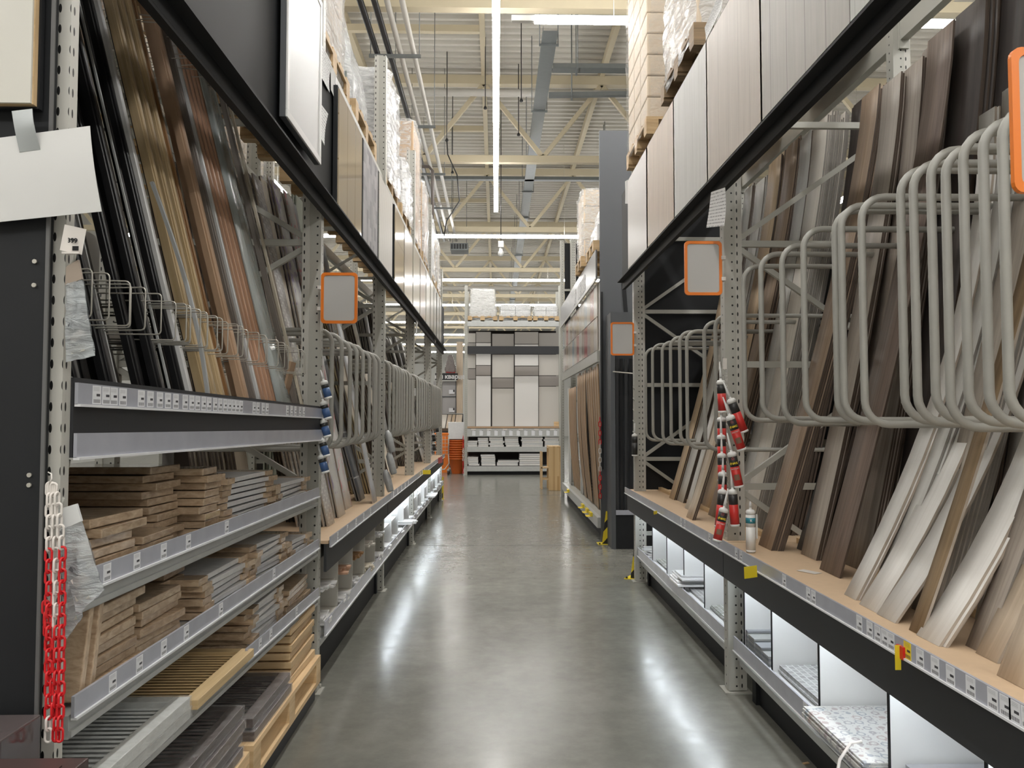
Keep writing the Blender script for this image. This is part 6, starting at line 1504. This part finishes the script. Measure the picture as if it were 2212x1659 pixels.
# flags on the right lip
for (px, py, w_, lab, side_) in ((1637, 1235, .11, 'blank yellow card sticking out from the near right price rail', 1), (1420, 1107, .05, 'small yellow card on the far right price rail', 1), (1941, 1415, .03, 'yellow flag card standing out of the near right price rail', 1)):
    c = at(px, py, X=1.235); t = empty('flag_card', c)
    if w_ == .03: MB().box(1.224, 1.242, c.y - .001, c.y + .001, c.z - .045, c.z + .03).build('card', yellow, t); MB().box(1.238, 1.2455, c.y - .02, c.y + .02, c.z - .01, c.z + .028).build('red_holder', redp, t)
    else: MB().bar((1.235, c.y + .012, c.z), (1.235 - w_ * .62, c.y - .012, c.z - .003), .002, w_ * .5, (0, 0, 1)).build('card', yellow, t)
    tag(t, lab, 'card')
c = at(915, 1020, X=-.93); t = empty('flag_card', c); MB().bar((-.94, c.y, c.z), (-.84, c.y + .02, c.z), .002, .055, (0, 0, 1)).build('card', yellow, t); tag(t, 'yellow card with print on the far left price rail', 'card')
c = at(950, 994, X=-.93); t = empty('flag_card', c); MB().bar((-.94, c.y - .2, c.z), (-.90, c.y + .2, c.z), .004, .1, (0, 0, 1)).build('card', redp, t); tag(t, 'red card at the far end of the left price rail', 'card')
# left bins
rnd = random.Random(12)
def bundle(y, z, n, m, lab, w_=.03, L_=.5, x=-1.0, th=.014, name='skirting_piece', cat='skirting'):
    k = 0
    for j in range(n):
        o = MB().cbox((x - L_ / 2 + rnd.uniform(0, .05), y + (j % 3) * (w_ + .006), z + (j // 3) * (th + .002) + th / 2), (L_, w_, th), R(rnd.uniform(-3, 3))).build(name, m, bevel=.002); tag(o, lab, cat, lab + 's')
Zb = .346
for bay in range(1, 5):
    y0, y1 = LY[bay] + .05, LY[bay + 1] + .03; st = (y1 - y0) / 5; bn = ORD[bay - 1]
    for j in range(5):
        y = y0 + st * j + .06
        if bay == 1:
            m = (whiteg, whiteg, whiteg, T['cream'], whiteg)[j]; bundle(y, Zb, 9, m, 'pale skirting piece on the floor of the first left bins, compartment %s' % ORD[j], .06, .5)
            bundle(y, Zb + .19, 6, (whiteg, redp if False else T['salmon'], T['orange'], W['pale'], whiteg)[j], 'skirting piece on the middle tier of the first left bins, %s' % ORD[j], .06, .45, -1.0)
            tag(MB().box(-1.02, -1.7, y - .03, y + st - .09, Zb + .17, Zb + .182).build('tier_shelf', offw), 'small tier shelf in the first left bins, compartment %s' % ORD[j], 'shelf')
        else:
            bundle(y, Zb, 6, whiteg, 'white trim piece in the %s left bins, compartment %s' % (bn, ORD[j]), .07, .4)
            if j in (0, 1, 3): tag(MB().box(-1.02, -1.6, y - .03, y + st - .09, Zb + .17, Zb + .182).build('tier_shelf', white), 'small white tier shelf in the %s left bins, compartment %s' % (bn, ORD[j]), 'shelf')
for k in range(7):
    y = LY[2] + 1.55 + .07 * (k % 4); o = MB().cbox((-1.10 + .03 * (k % 2), y, .385 + .02 * (k // 4)), (.40, .06, .016), R(-8 + 5 * (k % 3))).build('skirting_piece', whiteg, bevel=.002); tag(o, 'white skirting end jutting over the rim of the second left bins', 'skirting', 'skirting ends over the rim')
for k in range(6):
    o = MB().cbox((-1.06, LY[3] + 1.9 + .09 * k, .385), (.36, .08, .02), R(-6 + 4 * (k % 3))).build('skirting_piece', whiteg); tag(o, 'white piece jutting over the rim of the third left bins', 'skirting', 'pieces over the rim of the third bins')
# pale slip lying on the near right ledge, scrap on the floor
c = at(1748, 1235, Z=.85); o = MB().cbox((c.x, c.y, .8502), (.05, .10, .0008), R(30)).build('paper_slip', whitep); tag(o, 'small white slip lying on the near right mdf ledge', 'paper slip')
c = at(1741, 1650, Z=0); o = MB().cbox((c.x, c.y, .003), (.03, .012, .004), R(20)).build('wood_scrap', pine); tag(o, 'tiny wood scrap on the floor at the lower right', 'scrap')
